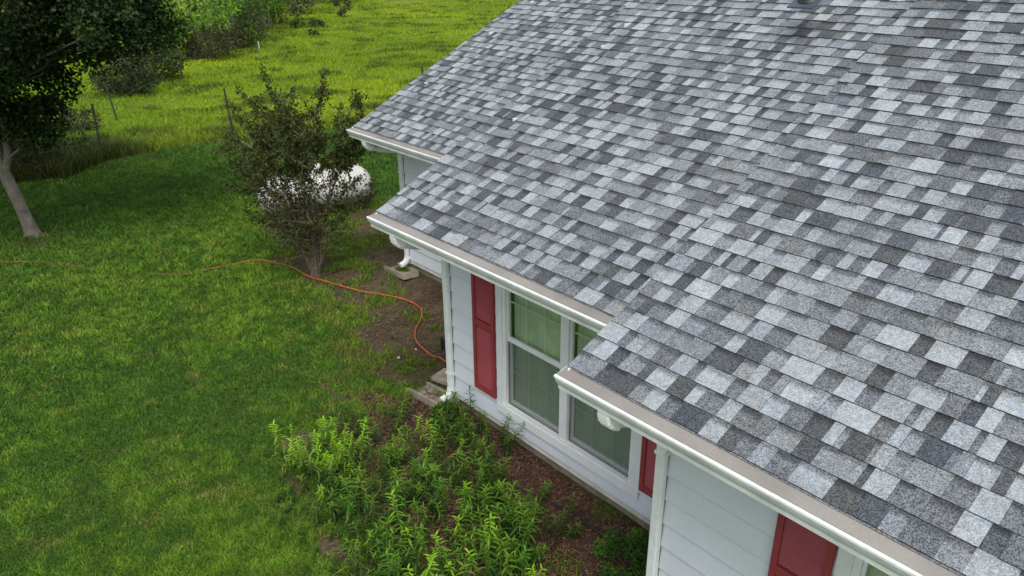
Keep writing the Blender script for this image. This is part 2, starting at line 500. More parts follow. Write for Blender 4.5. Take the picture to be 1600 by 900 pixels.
def lawn():
    N = 1750000
    # sample denser near the camera
    r = 4.0 * (26.0 / 4.0) ** rng.random(N)
    th = -.60 + (rng.random(N) - .5) * 2.2
    x = r * np.cos(th); y = r * np.sin(th)
    keep = (x < lawn_limit_x(y) + (rng.random(N) - .5) * .3) & ~house_mask(x, y) & in_view(x, y, np.zeros(N))
    x, y, r = x[keep], y[keep], r[keep]
    s = soil_amount(x, y)
    weeds = np.clip(fbm(x, y, 2.4, 3, 55) * 5.0 - 2.3, 0, .95) * (gz(x, y) < .02)
    bedm = in_poly(x, y, BED)
    keep = rng.random(len(x)) < np.clip(1 - s * 1.25, 0, 1) + weeds * np.where(bedm, .22, .75)
    x, y, r, s = x[keep], y[keep], r[keep], s[keep]
    n = len(x)
    big = fbm(x, y, .35, 3, 61); med = fbm(x, y, 1.6, 3, 63); sm = fbm(x, y, 7.0, 2, 65)
    h = (.020 + .028 * sm) * (.6 + .8 * rng.random(n)) * np.clip(r / 9, .9, 1.7)
    w = np.clip(r * .0011, .007, .022) * (.7 + .6 * rng.random(n))
    g1 = np.array([.052, .128, .014]); g2 = np.array([.140, .250, .020]); yl = np.array([.28, .25, .06])
    t = np.clip(big * 1.5 - .45 + (sm - .5) * 1.2 + (med - .5) * .9 + (rng.random(n) - .5) * .6, 0, 1)[:, None]
    C = g1 * (1 - t) + g2 * t
    dry = (np.clip(fbm(x, y, 3.4, 3, 67) * 4.5 - 2.75, 0, 1) * (rng.random(n) < .5) + .9 * (rng.random(n) < .018))[:, None] * .8
    C = C * (1 - dry) + yl * dry
    k = np.clip(s * 1.5, 0, 1)[:, None] * .5
    C = C * (1 - k) + np.array([.15, .20, .02]) * k
    # darker, lusher strip near the fence, with tree shade put into its colour
    f = np.clip((x - 12.5) / 5, 0, 1)[:, None] * .45
    C = C * (1 - f) + np.array([.036, .105, .020]) * f
    C *= ((.72 + .60 * rng.random(n)) * (.80 + .50 * sm))[:, None]
    print("lawn blades", n)
    blades("lawn_grass", x, y, h, w, h * 1.1, C, MT['grass'], label="short green lawn grass with dry patches, thinning out beside the house", cat="grass")
lawn()

def pasture():
    N = 800000
    r = 19.0 * (110.0 / 19.0) ** (rng.random(N) ** 1.15)
    th = -.50 + (rng.random(N) - .5) * 1.75
    x = r * np.cos(th); y = r * np.sin(th)
    keep = (x > lawn_limit_x(y) - .05) & in_view(x, y, np.zeros(N), 60, 60)
    x, y, r = x[keep], y[keep], r[keep]
    px = 800 + FPX * (np.stack([x, y, 0 * x], -1) - CAM) @ RT / ((np.stack([x, y, 0 * x], -1) - CAM) @ FW)
    keep = px < 950
    x, y, r = x[keep], y[keep], r[keep]
    n = len(x)
    sm = fbm(x, y, .9, 3, 75); big = fbm(x, y, .16, 3, 71); tu = fbm(x, y, 2.2, 2, 77)
    edge = np.clip(1 - (x - lawn_limit_x(y)) / 3.4, 0, 1)
    h = (.05 + .12 * np.clip(sm * 2 - .7, 0, 1) + .10 * edge) * (.5 + rng.random(n))
    w = np.clip(r * .00085, .012, .08) * (.7 + .6 * rng.random(n))
    z = (fbm(x, y, .25, 3, 25) - .5) * .3 * np.clip((x - 21.5) / 4, 0, 1)
    g1 = np.array([.16, .27, .010]); g2 = np.array([.33, .42, .013]); dk = np.array([.06, .105, .018]); br = np.array([.17, .15, .05])
    t = np.clip(big * 1.8 - .4 + (sm - .5) * .6 + (rng.random(n) - .5) * .5, 0, 1)[:, None]
    C = g1 * (1 - t) + g2 * t
    weedy = np.clip((y + 6.2) / 1.6, 0, 1) * np.clip(1 - (x - lawn_limit_x(y) - 1.5) / 1.5, 0, 1)  # tall dark weeds, also the mask for shade painted under the tree
    h = h * (1 + 1.3 * weedy)
    d = np.clip(np.clip(sm * 4.0 - 2.1, 0, .8) + edge * .65 * rng.random(n) + .85 * weedy, 0, .97)[:, None]
    C = C * (1 - d) + dk * d
    b = ((rng.random(n) < .08 + .30 * edge))[:, None] * .7
    C = np.where(weedy[:, None] > .5, C * .5, C)  # shrub shade painted in by darkening the blade colour
    C = C * (1 - b) + br * b
    C *= (.75 + .5 * rng.random(n))[:, None]
    print("pasture blades", n)
    blades("pasture_grass", x, y, h, w, h * .7, C, MT['grass'], z0=z, label="rough yellow green pasture grass beyond the wire fence", cat="grass")
pasture()

# mulch chips and litter in the bed
def litter():
    N = 130000
    x = 1.5 + rng.random(N) * 12.5; y = -8.2 + rng.random(N) * 6.2
    s = soil_amount(x, y)
    bed = in_poly(x, y, BED)
    keep = (rng.random(N) < s * np.where(bed, 1, .25)) & ~house_mask(x, y) & in_view(x, y, 0 * x)
    x, y, bed = x[keep], y[keep], bed[keep]; n = len(x)
    L = .007 + .022 * rng.random(n); W = .002 + .0035 * rng.random(n); a = rng.random(n) * 6.283
    c, sn = np.cos(a), np.sin(a)
    z = .002 + .018 * rng.random(n) + gz(x, y)
    tl = (rng.random(n) - .5) * .012
    V = np.stack([np.stack([x - c * L - sn * W, y - sn * L + c * W, z - tl], -1), np.stack([x - c * L + sn * W, y - sn * L - c * W, z - tl], -1),
                  np.stack([x + c * L + sn * W, y + sn * L - c * W, z + tl], -1), np.stack([x + c * L - sn * W, y + sn * L + c * W, z + tl + .002], -1)], 1)
    F = np.arange(n * 4).reshape(n, 4)
    a1 = np.array([.075, .036, .022]); a2 = np.array([.22, .14, .085])
    t = (rng.random(n) ** 2)[:, None]
    C = np.repeat((a1 * (1 - t) + a2 * t)[:, None, :], 4, 1).reshape(-1, 3)
    o = np_mesh("mulch", V.reshape(-1, 3), F, C, mat("mulch_chip", (1, 1, 1), .9, attr=True, var=.2, vscale=30))
    tag(o, "reddish brown mulch chips and dry litter on the bare soil along the house", "mulch", kind='stuff')
litter()

# ------------------------------------------------------------------ house
house = empty("house", (0, -8, 0), "white lap sided house with red shutters under a stepped roof of mottled grey shingles", "house")
YR = -10.0      # ridge line

PAL = [((.280, .308, .324), .15), ((.235, .258, .271), .20), ((.178, .195, .208), .29), ((.115, .126, .135), .20), ((.064, .071, .077), .15)]
def pick(r):
    a = r.random(); c = 0
    for p, w in PAL:
        c += w
        if a < c: return p
    return PAL[2][0]

def roof_section(X0, X1, Yk, seed):
    r = random.Random(seed)
    mb = MB()
    EX = .1429
    Smax = (Yk - YR) / CP
    def P(xx, s, h):
        return (xx, Yk - s * CP - h * -SP * 0 + h * SP, ZE + s * SP + h * CP)
    k = 0
    s = 0.0
    while s < Smax:
        # the starter line: lower laminate under the whole course
        s1 = min(s + EX + .02, Smax)
        jag = r.uniform(-.006, .006)
        xx = X1 + jag
        hi = r.random() < .5
        nextjoint = xx - r.uniform(.1, 1.0)
        last = None
        while xx > X0:
            hi = not hi
            if hi: w = .90 * r.choice([r.uniform(.05, .09), r.uniform(.09, .14), r.uniform(.12, .17), r.uniform(.16, .22)])
            else: w = .90 * r.choice([r.uniform(.02, .05) if r.random() < .5 else r.uniform(.09, .13), r.uniform(.07, .11), r.uniform(.09, .14), r.uniform(.13, .19)])
            xa = max(xx - w, X0)
            c = pick(r)
            if hi and r.random() < .12: c = PAL[0][0] if r.random() < .6 else PAL[1][0]
            if not hi and r.random() < .45: c = PAL[3][0] if r.random() < .6 else PAL[2][0]
            tones = [q_[0] for q_ in PAL]
            for _ in range(4):      # neighbouring tabs mostly come from clearly different blends
                if last is not None and abs(tones.index(c) - tones.index(last)) < 2 and r.random() < .62: c = pick(r)
                else: break
            last = c
            f = r.uniform(.92, 1.08); tb = r.uniform(-.004, .006)
            c = (c[0] * f - tb * .5, c[1] * f, c[2] * f + tb)
            t0 = .0058 if hi else .0026
            if r.random() < .03: t0 += r.uniform(.001, .003)
            lift = r.uniform(0, .0012)
            sb = s + (r.uniform(-.0025, .0025) if hi else r.uniform(.0, .003))
            g = .0006
            a, b = xa + g, xx - g
            # main face split: lower body and shadow band at the head of the exposure
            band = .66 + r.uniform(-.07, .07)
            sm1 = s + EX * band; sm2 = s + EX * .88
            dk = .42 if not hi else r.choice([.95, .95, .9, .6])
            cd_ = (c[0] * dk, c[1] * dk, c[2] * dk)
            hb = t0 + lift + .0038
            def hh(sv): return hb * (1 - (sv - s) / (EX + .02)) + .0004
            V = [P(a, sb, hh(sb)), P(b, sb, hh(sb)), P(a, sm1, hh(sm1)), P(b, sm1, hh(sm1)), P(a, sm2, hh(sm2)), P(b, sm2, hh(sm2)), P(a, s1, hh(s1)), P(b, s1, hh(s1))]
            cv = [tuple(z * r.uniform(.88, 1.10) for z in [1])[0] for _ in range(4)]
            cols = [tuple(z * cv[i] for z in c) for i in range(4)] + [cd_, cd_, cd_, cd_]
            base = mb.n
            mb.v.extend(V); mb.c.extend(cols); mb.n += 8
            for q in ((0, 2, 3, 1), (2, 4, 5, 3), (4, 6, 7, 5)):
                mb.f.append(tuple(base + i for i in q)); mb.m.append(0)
            # butt edge + sides
            ce = (.055, .058, .062)
            mb.add([P(a, sb, hh(sb)), P(b, sb, hh(sb)), P(b, sb, -.002), P(a, sb, -.002)], [(0, 1, 2, 3)], ce)
            mb.add([P(a, sb, hh(sb)), P(a, sb, -.002), P(a, s1, -.002), P(a, s1, hh(s1))], [(0, 1, 2, 3)], ce)
            mb.add([P(b, sb, hh(sb)), P(b, s1, hh(s1)), P(b, s1, -.002), P(b, sb, -.002)], [(0, 1, 2, 3)], ce)
            xx = xa
        s += EX; k += 1
    # deck and rear slope in the same mesh
    deck = lambda xx, h: [P(xx, 0, h), P(xx, Smax, h)]
    rf = mb.build("roof", MT['shingle'], house)
    dk = MB()
    yb = YR - (Yk - YR)
    zr = ZE + (Yk - YR) * TP
    a, b = X0, X1 - .004
    prof = [(Yk + .004, ZE - .003), (YR, zr - .003), (yb, ZE - .003), (yb, ZE - .03), (YR, zr - .03), (Yk + .004, ZE - .03)]
    dk.prism(prof, a, b, lambda u, p, q: (u, p, q), col=(.2, .2, .21))
    dk.build("roof_deck", MT['shingle'], rf)
    # drip edge along the rake and the eave
    de = MB()
    de.prism([(Yk + .02, ZE - .008), (YR, zr - .008 + 0.0), (YR, zr - .06), (Yk + .02, ZE - .06 - .02 * TP)], X1 - .020, X1 + (-.012 if Yk > -5 else .005), lambda u, p, q: (u, p, q - .004))
    de.build("drip_edge", MT['white'], rf)
    rb = MB()
    rb.prism([(Yk - .01, ZE - .012), (YR, zr - .012 - .0), (YR, zr - .17), (Yk - .01, ZE - .16)], X1 - .040, X1 - .021, lambda u, p, q: (u, p, q - .012))
    rb.build("rake_board", MT['white'], rf)
    # eave soffit and fascia
    return rf

SECT = [('n', -3.5, XN, YN, WN, CXN, 101), ('m', XN - .6, XM, YM, WM, CXM, 202), ('f', XM - .6, XF, YF, WF, CXF, 303)]
for tagk, X0, X1, Yk, Wk, Cx, sd_ in SECT:
    rf = roof_section(X0, X1, Yk, sd_)
    m_ = MB()
    m_.box(X0, X1 - .03, Yk - .035, Yk - .015, ZE - .165, ZE - .035)
    m_.build("fascia", MT['white'], rf)
    m_ = MB()
    m_.box(X0, X1 - .03, Wk - .02, Yk - .036, ZE - .160, ZE - .145)
    m_.build("soffit", MT['white'], rf)
    # soffit return under the rake
    # gutter: K profile
    g = MB()
    G, D = .098, .035
    yl, zl = Yk + G, ZE - D
    out = [(yl - .016, zl - .002), (yl - .013, zl + .0015), (yl + .003, zl + .001), (yl + .006, zl - .004), (yl + .006, zl - .017), (yl + .001, zl - .020), (yl - .004, zl - .027),
           (yl - .007, zl - .038), (yl - .012, zl - .052), (yl - .022, zl - .068), (yl - .032, zl - .080), (yl - .035, zl - .088), (yl - .035, zl - .112), (Yk - .010, zl - .112), (Yk - .010, zl + .02)]
    inn = [(Yk - .008, zl + .02), (Yk - .008, zl - .110), (yl - .037, zl - .110), (yl - .037, zl - .087), (yl - .024, zl - .066), (yl - .009, zl - .036), (yl - .006, zl - .019)]
    prof = out + inn
    xa, xb = X0, X1 + .022
    n = len(prof)
    g.prism(prof, xa, xb, lambda u, p, q: (u, p, q), close=True)
    # end cap
    capp = [p for p in out if True]
    g.prism(capp, xb, xb + .003, lambda u, p, q: (u, p, q), close=True)
    go = g.build("gutter", MT['gutter'], house)
    # guard panels
    gg = MB()
    x = X1 + .018; i = 0
    rr = random.Random(sd_ + 5)
    step = 1.18
    x_first = x - {'n': .80, 'm': .55, 'f': 1.0}[tagk]
    cuts = [x, x_first]
    while cuts[-1] > X0: cuts.append(cuts[-1] - step)
    for j in range(len(cuts) - 1):
        b_, a_ = cuts[j], max(cuts[j + 1], X0) - .012
        o_ = (j % 2) * .0016
        y0, z0 = Yk - .03, ZE - .006 + o_
        y1, z1 = yl - .010, zl + .004 + o_
        pr = [(y0, z0 - .002), (y0 + .03, z0 - .006), (y0 * .45 + y1 * .55, (z0 + z1) / 2 - .004), (y1, z1), (y1, z1 - .002), (y0 * .45 + y1 * .55, (z0 + z1) / 2 - .006), (y0 + .03, z0 - .009), (y0, z0 - .005)]
        gg.prism(pr, a_, b_, lambda u, p, q: (u, p, q))
    gg.build("gutter_guard", MT['guard'], go)
    # clip screws on the lip
    for cx_ in cuts[1:3]:
        sc = MB()
        sc.revolve([(0, 0.0001), (0, .006), (.003, .005), (.005, .0001)], 8, lambda t, a, b, c=cx_: (c + a, yl - .004 + b, zl + .002 + t))
        sc.build("screw", MT['gutter'], go)
    # downspout
    xc = Cx - .045
    XO = xc + .03
    yo = yl - .075
    yw = Wk + .045
    path = [(XO, yo, zl - .105), *[(XO, yo - .11 * (1 - math.cos(math.radians(a_))), zl - .125 - .11 * math.sin(math.radians(a_))) for a_ in (0, 25, 50)], (XO, yo - .085, zl - .232), (XO, yo - .20, zl - .28), (XO - .005, yo - .36, zl - .32), (xc, yw + .05, zl - .345), (xc, yw + .012, zl - .375), (xc, yw, zl - .42), (xc, yw, .37)]
    def rect_sweep(mb, pts, wx, wd, ribs=None):
        for i in range(len(pts) - 1):
            pass
        V = []; F = []
        P_ = [Vector(p) for p in pts]
        for i, p in enumerate(P_):
            t = (P_[min(i + 1, len(P_) - 1)] - P_[max(i - 1, 0)]).normalized()
            ax = Vector((1, 0, 0)); ax = (ax - t * ax.dot(t)).normalized()
            nn = t.cross(ax)
            s_ = 1.0
            if ribs: s_ = ribs[i]
            cw, ch = wx / 2 * s_, wd / 2 * s_
            e = .012
            for (a_, b_) in ((cw - e, ch), (cw, ch - e), (cw, -ch + e), (cw - e, -ch), (-cw + e, -ch), (-cw, -ch + e), (-cw, ch - e), (-cw + e, ch)):
                V.append(p + ax * a_ + nn * b_)
        m8 = 8
        for i in range(len(P_) - 1):
            for q in range(m8):
                F.append((i * m8 + q, i * m8 + (q + 1) % m8, (i + 1) * m8 + (q + 1) % m8, (i + 1) * m8 + q))
        F.append(tuple(range(m8))[::-1]); F.append(tuple((len(P_) - 1) * m8 + q for q in range(m8)))
        mb.add(V, F)
    def dense(pts, m):
        o_ = []
        for i in range(len(pts) - 1):
            a_, b_ = Vector(pts[i]), Vector(pts[i + 1])
            for q in range(m): o_.append(a_ + (b_ - a_) * q / m)
        o_.append(Vector(pts[-1])); return o_
    ds = MB()
    rect_sweep(ds, path[8:], .078, .060)
    dso = ds.build("downspout", MT['gutter'], house)
    el = MB()
    pp = dense(path[0:2], 1)[:-1] + dense(path[1:5], 5)
    rect_sweep(el, pp, .098, .086, [1.0] + [1.0 + (.06 if i % 2 else -.04) for i in range(len(pp) - 1)])
    rect_sweep(el, path[4:9], .080, .062)
    el.build("elbow", MT['gutter'], dso)
    el2 = MB()
    pp = dense([(xc, yw, .38), (xc, yw, .35), (xc, yw + .015, .31), (xc, yw + .05, .275), (xc, yw + .11, .255), (xc, yw + .135, .25)], 4)
    if tagk == 'n': pp = dense([(xc, yw, .38), (xc, yw, .35), (xc, yw + .015, .31), (xc, yw + .05, .275), (xc, yw + .1, .265)], 4)
    rect_sweep(el2, pp, .084, .066, [1.0 + (.045 if i % 2 else -.03) for i in range(len(pp))])
    el2.build("elbow", MT['gutter'], dso)
    for zz in (.55, 1.75):
        st = MB(); st.box(xc - .044, xc + .044, Wk + .006, yw + .034, zz, zz + .025)
        st.build("strap", MT['gutter'], dso)

def sub_rects(r0, holes):
    rects = [r0]
    for h in holes:
        nr = []
        for (a, b, c, d) in rects:
            if h[1] <= a or h[0] >= b or h[3] <= c or h[2] >= d: nr.append((a, b, c, d)); continue
            z0, z1 = max(c, h[2]), min(d, h[3])
            if c < z0: nr.append((a, b, c, z0))
            if z1 < d: nr.append((a, b, z1, d))
            if a < h[0]: nr.append((a, h[0], z0, z1))
            if h[1] < b: nr.append((h[1], b, z0, z1))
        rects = nr
    return rects

ZB = .253
def lap_wall(p0, p1, nrm, ztop, holes=(), topfun=None, zbot=ZB):
    """lap siding from p0 to p1 (2D), outward normal nrm; holes in (u0,u1,z0,z1)"""
    mb = MB()
    L = math.hypot(p1[0] - p0[0], p1[1] - p0[1])
    ux, uy = (p1[0] - p0[0]) / L, (p1[1] - p0[1]) / L
    EXP = .209
    zs = [zbot]; z = .32
    while z < ztop: zs.append(z); z += EXP
    zs.append(ztop)
    for i in range(len(zs) - 1):
        za, zb_ = zs[i], zs[i + 1]
        full0 = .32 + (i - 1) * EXP
        u0, u1 = 0.0, L
        if topfun:
            uu = [q * L / 60 for q in range(61) if topfun(q * L / 60) >= (za + zb_) / 2]
            if not uu: continue
            u0, u1 = uu[0], uu[-1]
        for (a, b, c, d) in sub_rects((u0, u1, za, zb_), holes):
            off = lambda zz: .019 - .016 * min(1, max(0, (zz - full0) / EXP))
            def P(u, zz, o): return (p0[0] + ux * u + nrm[0] * o, p0[1] + uy * u + nrm[1] * o, zz)
            f = R_.uniform(.97, 1.01)
            if abs(c - za) < 1e-6 and i > 0 and d - c > .02:      # lap shading painted as a darker line along the board's bottom lip
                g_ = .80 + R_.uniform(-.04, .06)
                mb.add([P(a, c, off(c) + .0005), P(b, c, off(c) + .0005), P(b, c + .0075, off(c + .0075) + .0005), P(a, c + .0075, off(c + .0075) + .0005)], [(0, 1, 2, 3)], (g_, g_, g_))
            mb.add([P(a, c, off(c)), P(b, c, off(c)), P(b, d, off(d)), P(a, d, off(d)), P(a, c, -.02), P(b, c, -.02), P(b, d, -.02), P(a, d, -.02)],
                   [(0, 1, 2, 3), (0, 4, 5, 1), (3, 2, 6, 7), (0, 3, 7, 4), (1, 5, 6, 2), (4, 7, 6, 5)], (f, f, f), mi=(1 if i == 0 else 0))
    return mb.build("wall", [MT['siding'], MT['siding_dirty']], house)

ztop = ZE - .145
# window units: (X far edge of trim, X near edge)
WIN_M = (5.17, 3.27); WIN_N = (1.27, -.63)
ZT0, ZT1 = .47, 2.24
hole = lambda w, cx: (cx - w[0] + .02, cx - w[1] - .02, ZT0 + .03, ZT1 - .02)
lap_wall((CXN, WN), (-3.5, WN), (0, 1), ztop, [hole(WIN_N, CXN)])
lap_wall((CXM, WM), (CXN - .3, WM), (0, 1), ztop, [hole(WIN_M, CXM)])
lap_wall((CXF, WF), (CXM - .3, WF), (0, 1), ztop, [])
for (cx, w0, Yk) in ((CXN, WN, YN), (CXM, WM, YM), (CXF, WF, YF)):
    Lr = w0 - (YR - (w0 - YR))
    half = w0 - YR
    ridge = ZE + (Yk - YR) * TP - .05
    tf = lambda u, half=half, ridge=ridge: ridge - abs(u - half) * TP
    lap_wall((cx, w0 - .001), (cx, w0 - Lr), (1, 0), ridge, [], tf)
# rear wall, foundation, corner boards
bk = MB(); bk.box(-3.5, CXF - .01, -14.2, -14.15, ZB, 2.3); bk.build("wall", MT['siding'], house)
bk = MB(); bk.box(-3.5, -3.45, -14.2, WN - .03, ZB, 2.3); bk.build("wall", MT['siding'], house)
fo = MB()
fo.box(-3.5, CXN - .02, -14.1, WN - .025, -.1, ZB - .002)
fo.box(CXN - .019, CXM - .02, -14.1, WM - .025, -.1, ZB - .002)
fo.box(CXM - .019, CXF - .02, -14.1, WF - .025, -.1, ZB - .002)
fo.build("foundation", MT['found'], house)
for (cx, w0) in ((CXN, WN), (CXM, WM), (CXF, WF)):
    cb = MB()
    cb.box(cx - .075, cx + .018, w0 + .004, w0 + .020, ZB - .01, ztop)
    cb.box(cx + .004, cx + .020, w0 - .075, w0 + .003, ZB - .01, ztop)
    cb.build("corner_board", MT['white'], house)
    sl = MB(); sl.box(cx - .081, cx - .0755, w0 + .003, w0 + .0196, ZB, ztop); sl.build("caulk_seam", MT['seal'], house)

def window(xf, xn, wp):
    """double hung pair; xf far edge X, xn near edge X, wp wall plane"""
    T = .085
    fr = MB()
    y0, y1 = wp + .001, wp + .032
    fr.box(xf - T, xf, y0, y1, ZT0 + .09, ZT1)
    fr.box(xn, xn + T, y0, y1, ZT0 + .09, ZT1)
    fr.box(xn + T, xf - T, y0, y1, ZT1 - .09, ZT1)
    fr.box(xn - .0, xf + .0, y0, y1 + .006, ZT0 - .005, ZT0 + .088)
    fr.box(xn + T, xf - T, wp - .06, wp + .03, ZT0 + .089, ZT0 + .115)
    w = fr.build("window", MT['white'], house)
    tr = MB()
    mid = (xf + xn) / 2
    tr.box(mid - .05, mid + .05, wp - .06, wp + .022, ZT0 + .116, ZT1 - .091)
    for (a, b) in ((xf - T - .045, xf - T - .001), (xn + T + .001, xn + T + .045)):
        tr.box(a, b, wp - .06, wp + .018, ZT0 + .116, ZT1 - .091)
    tr.build("mullion", MT['white'], w)
    zm = 1.33
    zlo, zhi = ZT0 + .118, ZT1 - .092
    for (a, b) in ((mid + .052, xf - T - .047), (xn + T + .047, mid - .052)):
        # upper sash proud of lower sash
        s_ = MB(); e = .03
        for (z0, z1, yy) in ((zm - .005, zhi, wp - .004),):
            s_.box(a, b, yy - .03, yy, z0, z0 + .05); s_.box(a, b, yy - .03, yy, z1 - e, z1)
            s_.box(a, a + e * .6, yy - .03, yy, z0 + .051, z1 - e - .001); s_.box(b - e * .6, b, yy - .03, yy, z0 + .051, z1 - e - .001)
        us = s_.build("sash", MT['white'], w)
        pn = MB(); pn.box(a + .012, b - .012, wp - .022, wp - .016, zm + .045, zhi - e + .005); pn.build("pane", MT['glass'], w)
        gr = MB()
        for q in (1, 2):
            xx = a + (b - a) * q / 3; gr.box(xx - .007, xx + .007, wp - .030, wp - .024, zm + .046, zhi - e)
        zz = zm + (zhi - zm) * .52
        gr.box(a + .018, b - .018, wp - .038, wp - .031, zz - .007, zz + .007)
        gr.build("muntin", MT['white'], w)
        # lower sash
        s2 = MB()
        yy = wp - .034
        s2.box(a, b, yy - .026, yy, zlo, zlo + .035); s2.box(a, a + .025, yy - .026, yy, zlo + .036, zm - .007); s2.box(b - .025, b, yy - .026, yy, zlo + .036, zm - .007)
        s2.build("sash", MT['white'], w)
        pn = MB(); pn.box(a + .02, b - .02, wp - .050, wp - .044, zlo + .03, zm - .007); pn.build("pane", MT['glass'], w)
        gr = MB()
        for q in (1, 2):
            xx = a + (b - a) * q / 3; gr.box(xx - .007, xx + .007, wp - .058, wp - .052, zlo + .036, zm - .008)
        zz = (zlo + zm) / 2
        gr.box(a + .026, b - .026, wp - .066, wp - .059, zz - .007, zz + .007)
        gr.build("muntin", MT['white'], w)
        sc = MB()
        sc.box(a + .001, a + .014, wp - .020, wp - .010, zlo, zm - .008); sc.box(b - .014, b - .001, wp - .020, wp - .010, zlo, zm - .008)
        sc.box(a + .015, b - .015, wp - .020, wp - .010, zlo, zlo + .014)
        sc.build("screen_frame", MT['seal'], w)
        sc = MB(); P_ = [(a + .014, wp - .015, zlo + .012), (b - .014, wp - .015, zlo + .012), (b - .014, wp - .015, zm - .009), (a + .014, wp - .015, zm - .009)]
        sc.add(P_, [(0, 1, 2, 3)]); sc.build("insect_screen", MT['screen'], w)
        cu = MB(); V = []; F = []
        n = 90
        for i in range(n + 1):
            xx = a + .07 + (b - a - .07) * i / n
            yy = wp - .105 + .008 * math.sin(xx * 41 + 1.5 * math.sin(xx * 9)) + .003 * math.sin(xx * 97)
            V += [(xx, yy, ZT0 + .05), (xx, yy + .004, ZT1 - .03)]
        for i in range(n): F.append((2 * i, 2 * i + 2, 2 * i + 3, 2 * i + 1))
        cu.add(V, F); cu.build("curtain", MT['curtain'], w, smooth=True)
    rm = MB(); rm.box(xn - .1, xf + .1, wp - 2.4, wp - 2.38, .2, 2.3); rm.box(xn - .1, xf + .1, wp - 2.4, wp - .08, .2, .22)
    rm.build("room_lining", MT['dark'], w)
window(*WIN_M, WM)
window(*WIN_N, WN)

def shutter(xa, xb, wp, z0=.585, z1=2.20):
    s_ = MB()
    y0 = wp + .016; e = .042
    s_.box(xa, xa + e, y0, y0 + .030, z0, z1); s_.box(xb - e, xb, y0, y0 + .030, z0, z1)
    for zz in (z0, (z0 + z1) / 2 - .045, z1 - .07):
        s_.box(xa + e + .001, xb - e - .001, y0, y0 + .028, zz, zz + .07)
    s_.box(xa + e + .001, xb - e - .001, y0, y0 + .004, z0 + .071, z1 - .071)
    z = z0 + .078
    while z < z1 - .09:
        m_ = (z0 + z1) / 2
        if not (m_ - .07 < z < m_ + .03):
            s_.add([(xa + e + .002, y0 + .024, z), (xb - e - .002, y0 + .024, z), (xb - e - .002, y0 + .004, z + .023), (xa + e + .002, y0 + .004, z + .023),
                    (xa + e + .002, y0 + .019, z - .003), (xb - e - .002, y0 + .019, z - .003)], [(0, 1, 2, 3), (0, 4, 5, 1)])
        z += .030
    s_.build("shutter", MT['red'], house)
shutter(5.195, 5.535, WM)
shutter(2.915, 3.255, WM)
shutter(1.285, 1.645, WN)
shutter(-1.005, -.645, WN)

# plumbing vent boot on the roof at the top of the picture
def roof_pt(q, Yk):
    d = FW * FPX + RT * (q[0] - 800) + UP * (450 - q[1])
    t = (ZE + TP * Yk - CAM[2]) / (d[2] + TP * d[1])
    return CAM + t * d
vp = roof_pt((1264, 1), YN)
vb = MB()
vb.revolve([(-.02, .05), (.40, .05), (.40, .042), (.2, .042)], 20, lambda t, a, b: (vp[0] + a, vp[1] + b, vp[2] + t))
vb.revolve([(.02, .105), (.03, .095), (.10, .06), (.13, .052)], 20, lambda t, a, b: (vp[0] + a, vp[1] + b - (a * 0), vp[2] + t + (-b) * TP * max(0, 1 - t / .1)))
vent = vb.build("vent_pipe", MT['black'], house, smooth=True)
vf = MB()
q_ = [(vp[0] - .13, .15), (vp[0] + .13, .15), (vp[0] + .13, -.17), (vp[0] - .13, -.17)]
vf.add([(a, vp[1] + b, vp[2] - b * TP + .022) for a, b in q_] + [(a, vp[1] + b, vp[2] - b * TP + .010) for a, b in q_],
       [(0, 1, 2, 3), (0, 4, 5, 1), (1, 5, 6, 2), (2, 6, 7, 3), (3, 7, 4, 0)])
vf.build("flashing", mat("dark_blue_grey_flashing", (.05, .065, .085), .5, var=.2), vent)

# ------------------------------------------------------------------ splash blocks, box
def splash(q_out, q_in, W, label):
    a = atG(q_out, .06); b = atG(q_in, .08)
    L = math.hypot(a[0] - b[0], a[1] - b[1]); rz = math.atan2(a[1] - b[1], a[0] - b[0]); cx, cy = b[0], b[1]
    t = empty("splash_block", (cx, cy, b[2] - .075), label, "splash block", "concrete splash blocks below the downspouts", rz)
    t.rotation_euler = (0, math.atan2(b[2] - a[2] + .012, L), rz)
    m_ = MB()
    h0, h1 = .065, .035
    # tray: base, two side walls and a raised back wall
    def wedge(x0, x1, y0, y1, za, zb, base=.0):
        m_.add([(x0, y0, base), (x1, y0, base), (x1, y1, base), (x0, y1, base), (x0, y0, za), (x1, y0, zb), (x1, y1, zb), (x0, y1, za)],
               [(0, 3, 2, 1), (4, 5, 6, 7), (0, 1, 5, 4), (1, 2, 6, 5), (2, 3, 7, 6), (3, 0, 4, 7)])
    wedge(0, L, -W / 2 + .03, W / 2 - .03, .045, .02)
    wedge(0, L, -W / 2, -W / 2 + .0295, .095, .065)
    wedge(0, L, W / 2 - .0295, W / 2, .095, .065)
    wedge(-.035, -.001, -W / 2, W / 2, .10, .10)
    m_.build("tray", MT['conc'], t, world=False)
    return t
splash((611, 411), (641, 427), .27, "pale concrete splash block under the far downspout, beyond the red hose")
splash((652, 599), (700, 628), .28, "weathered concrete splash block under the downspout beside the leafy bed")
pb = empty("paving_block", (6.50, -4.66, .055), "flat grey brown concrete slab tucked between splash block and house corner", "paving block")
m_ = MB(); m_.box(-.28, .22, -.13, .13, 0, .05); m_.box(-.26, .20, -.115, .115, .051, .056)
m_.build("slab", MT['conc'], pb, world=False); pb.rotation_euler = (0, 0, math.radians(14))

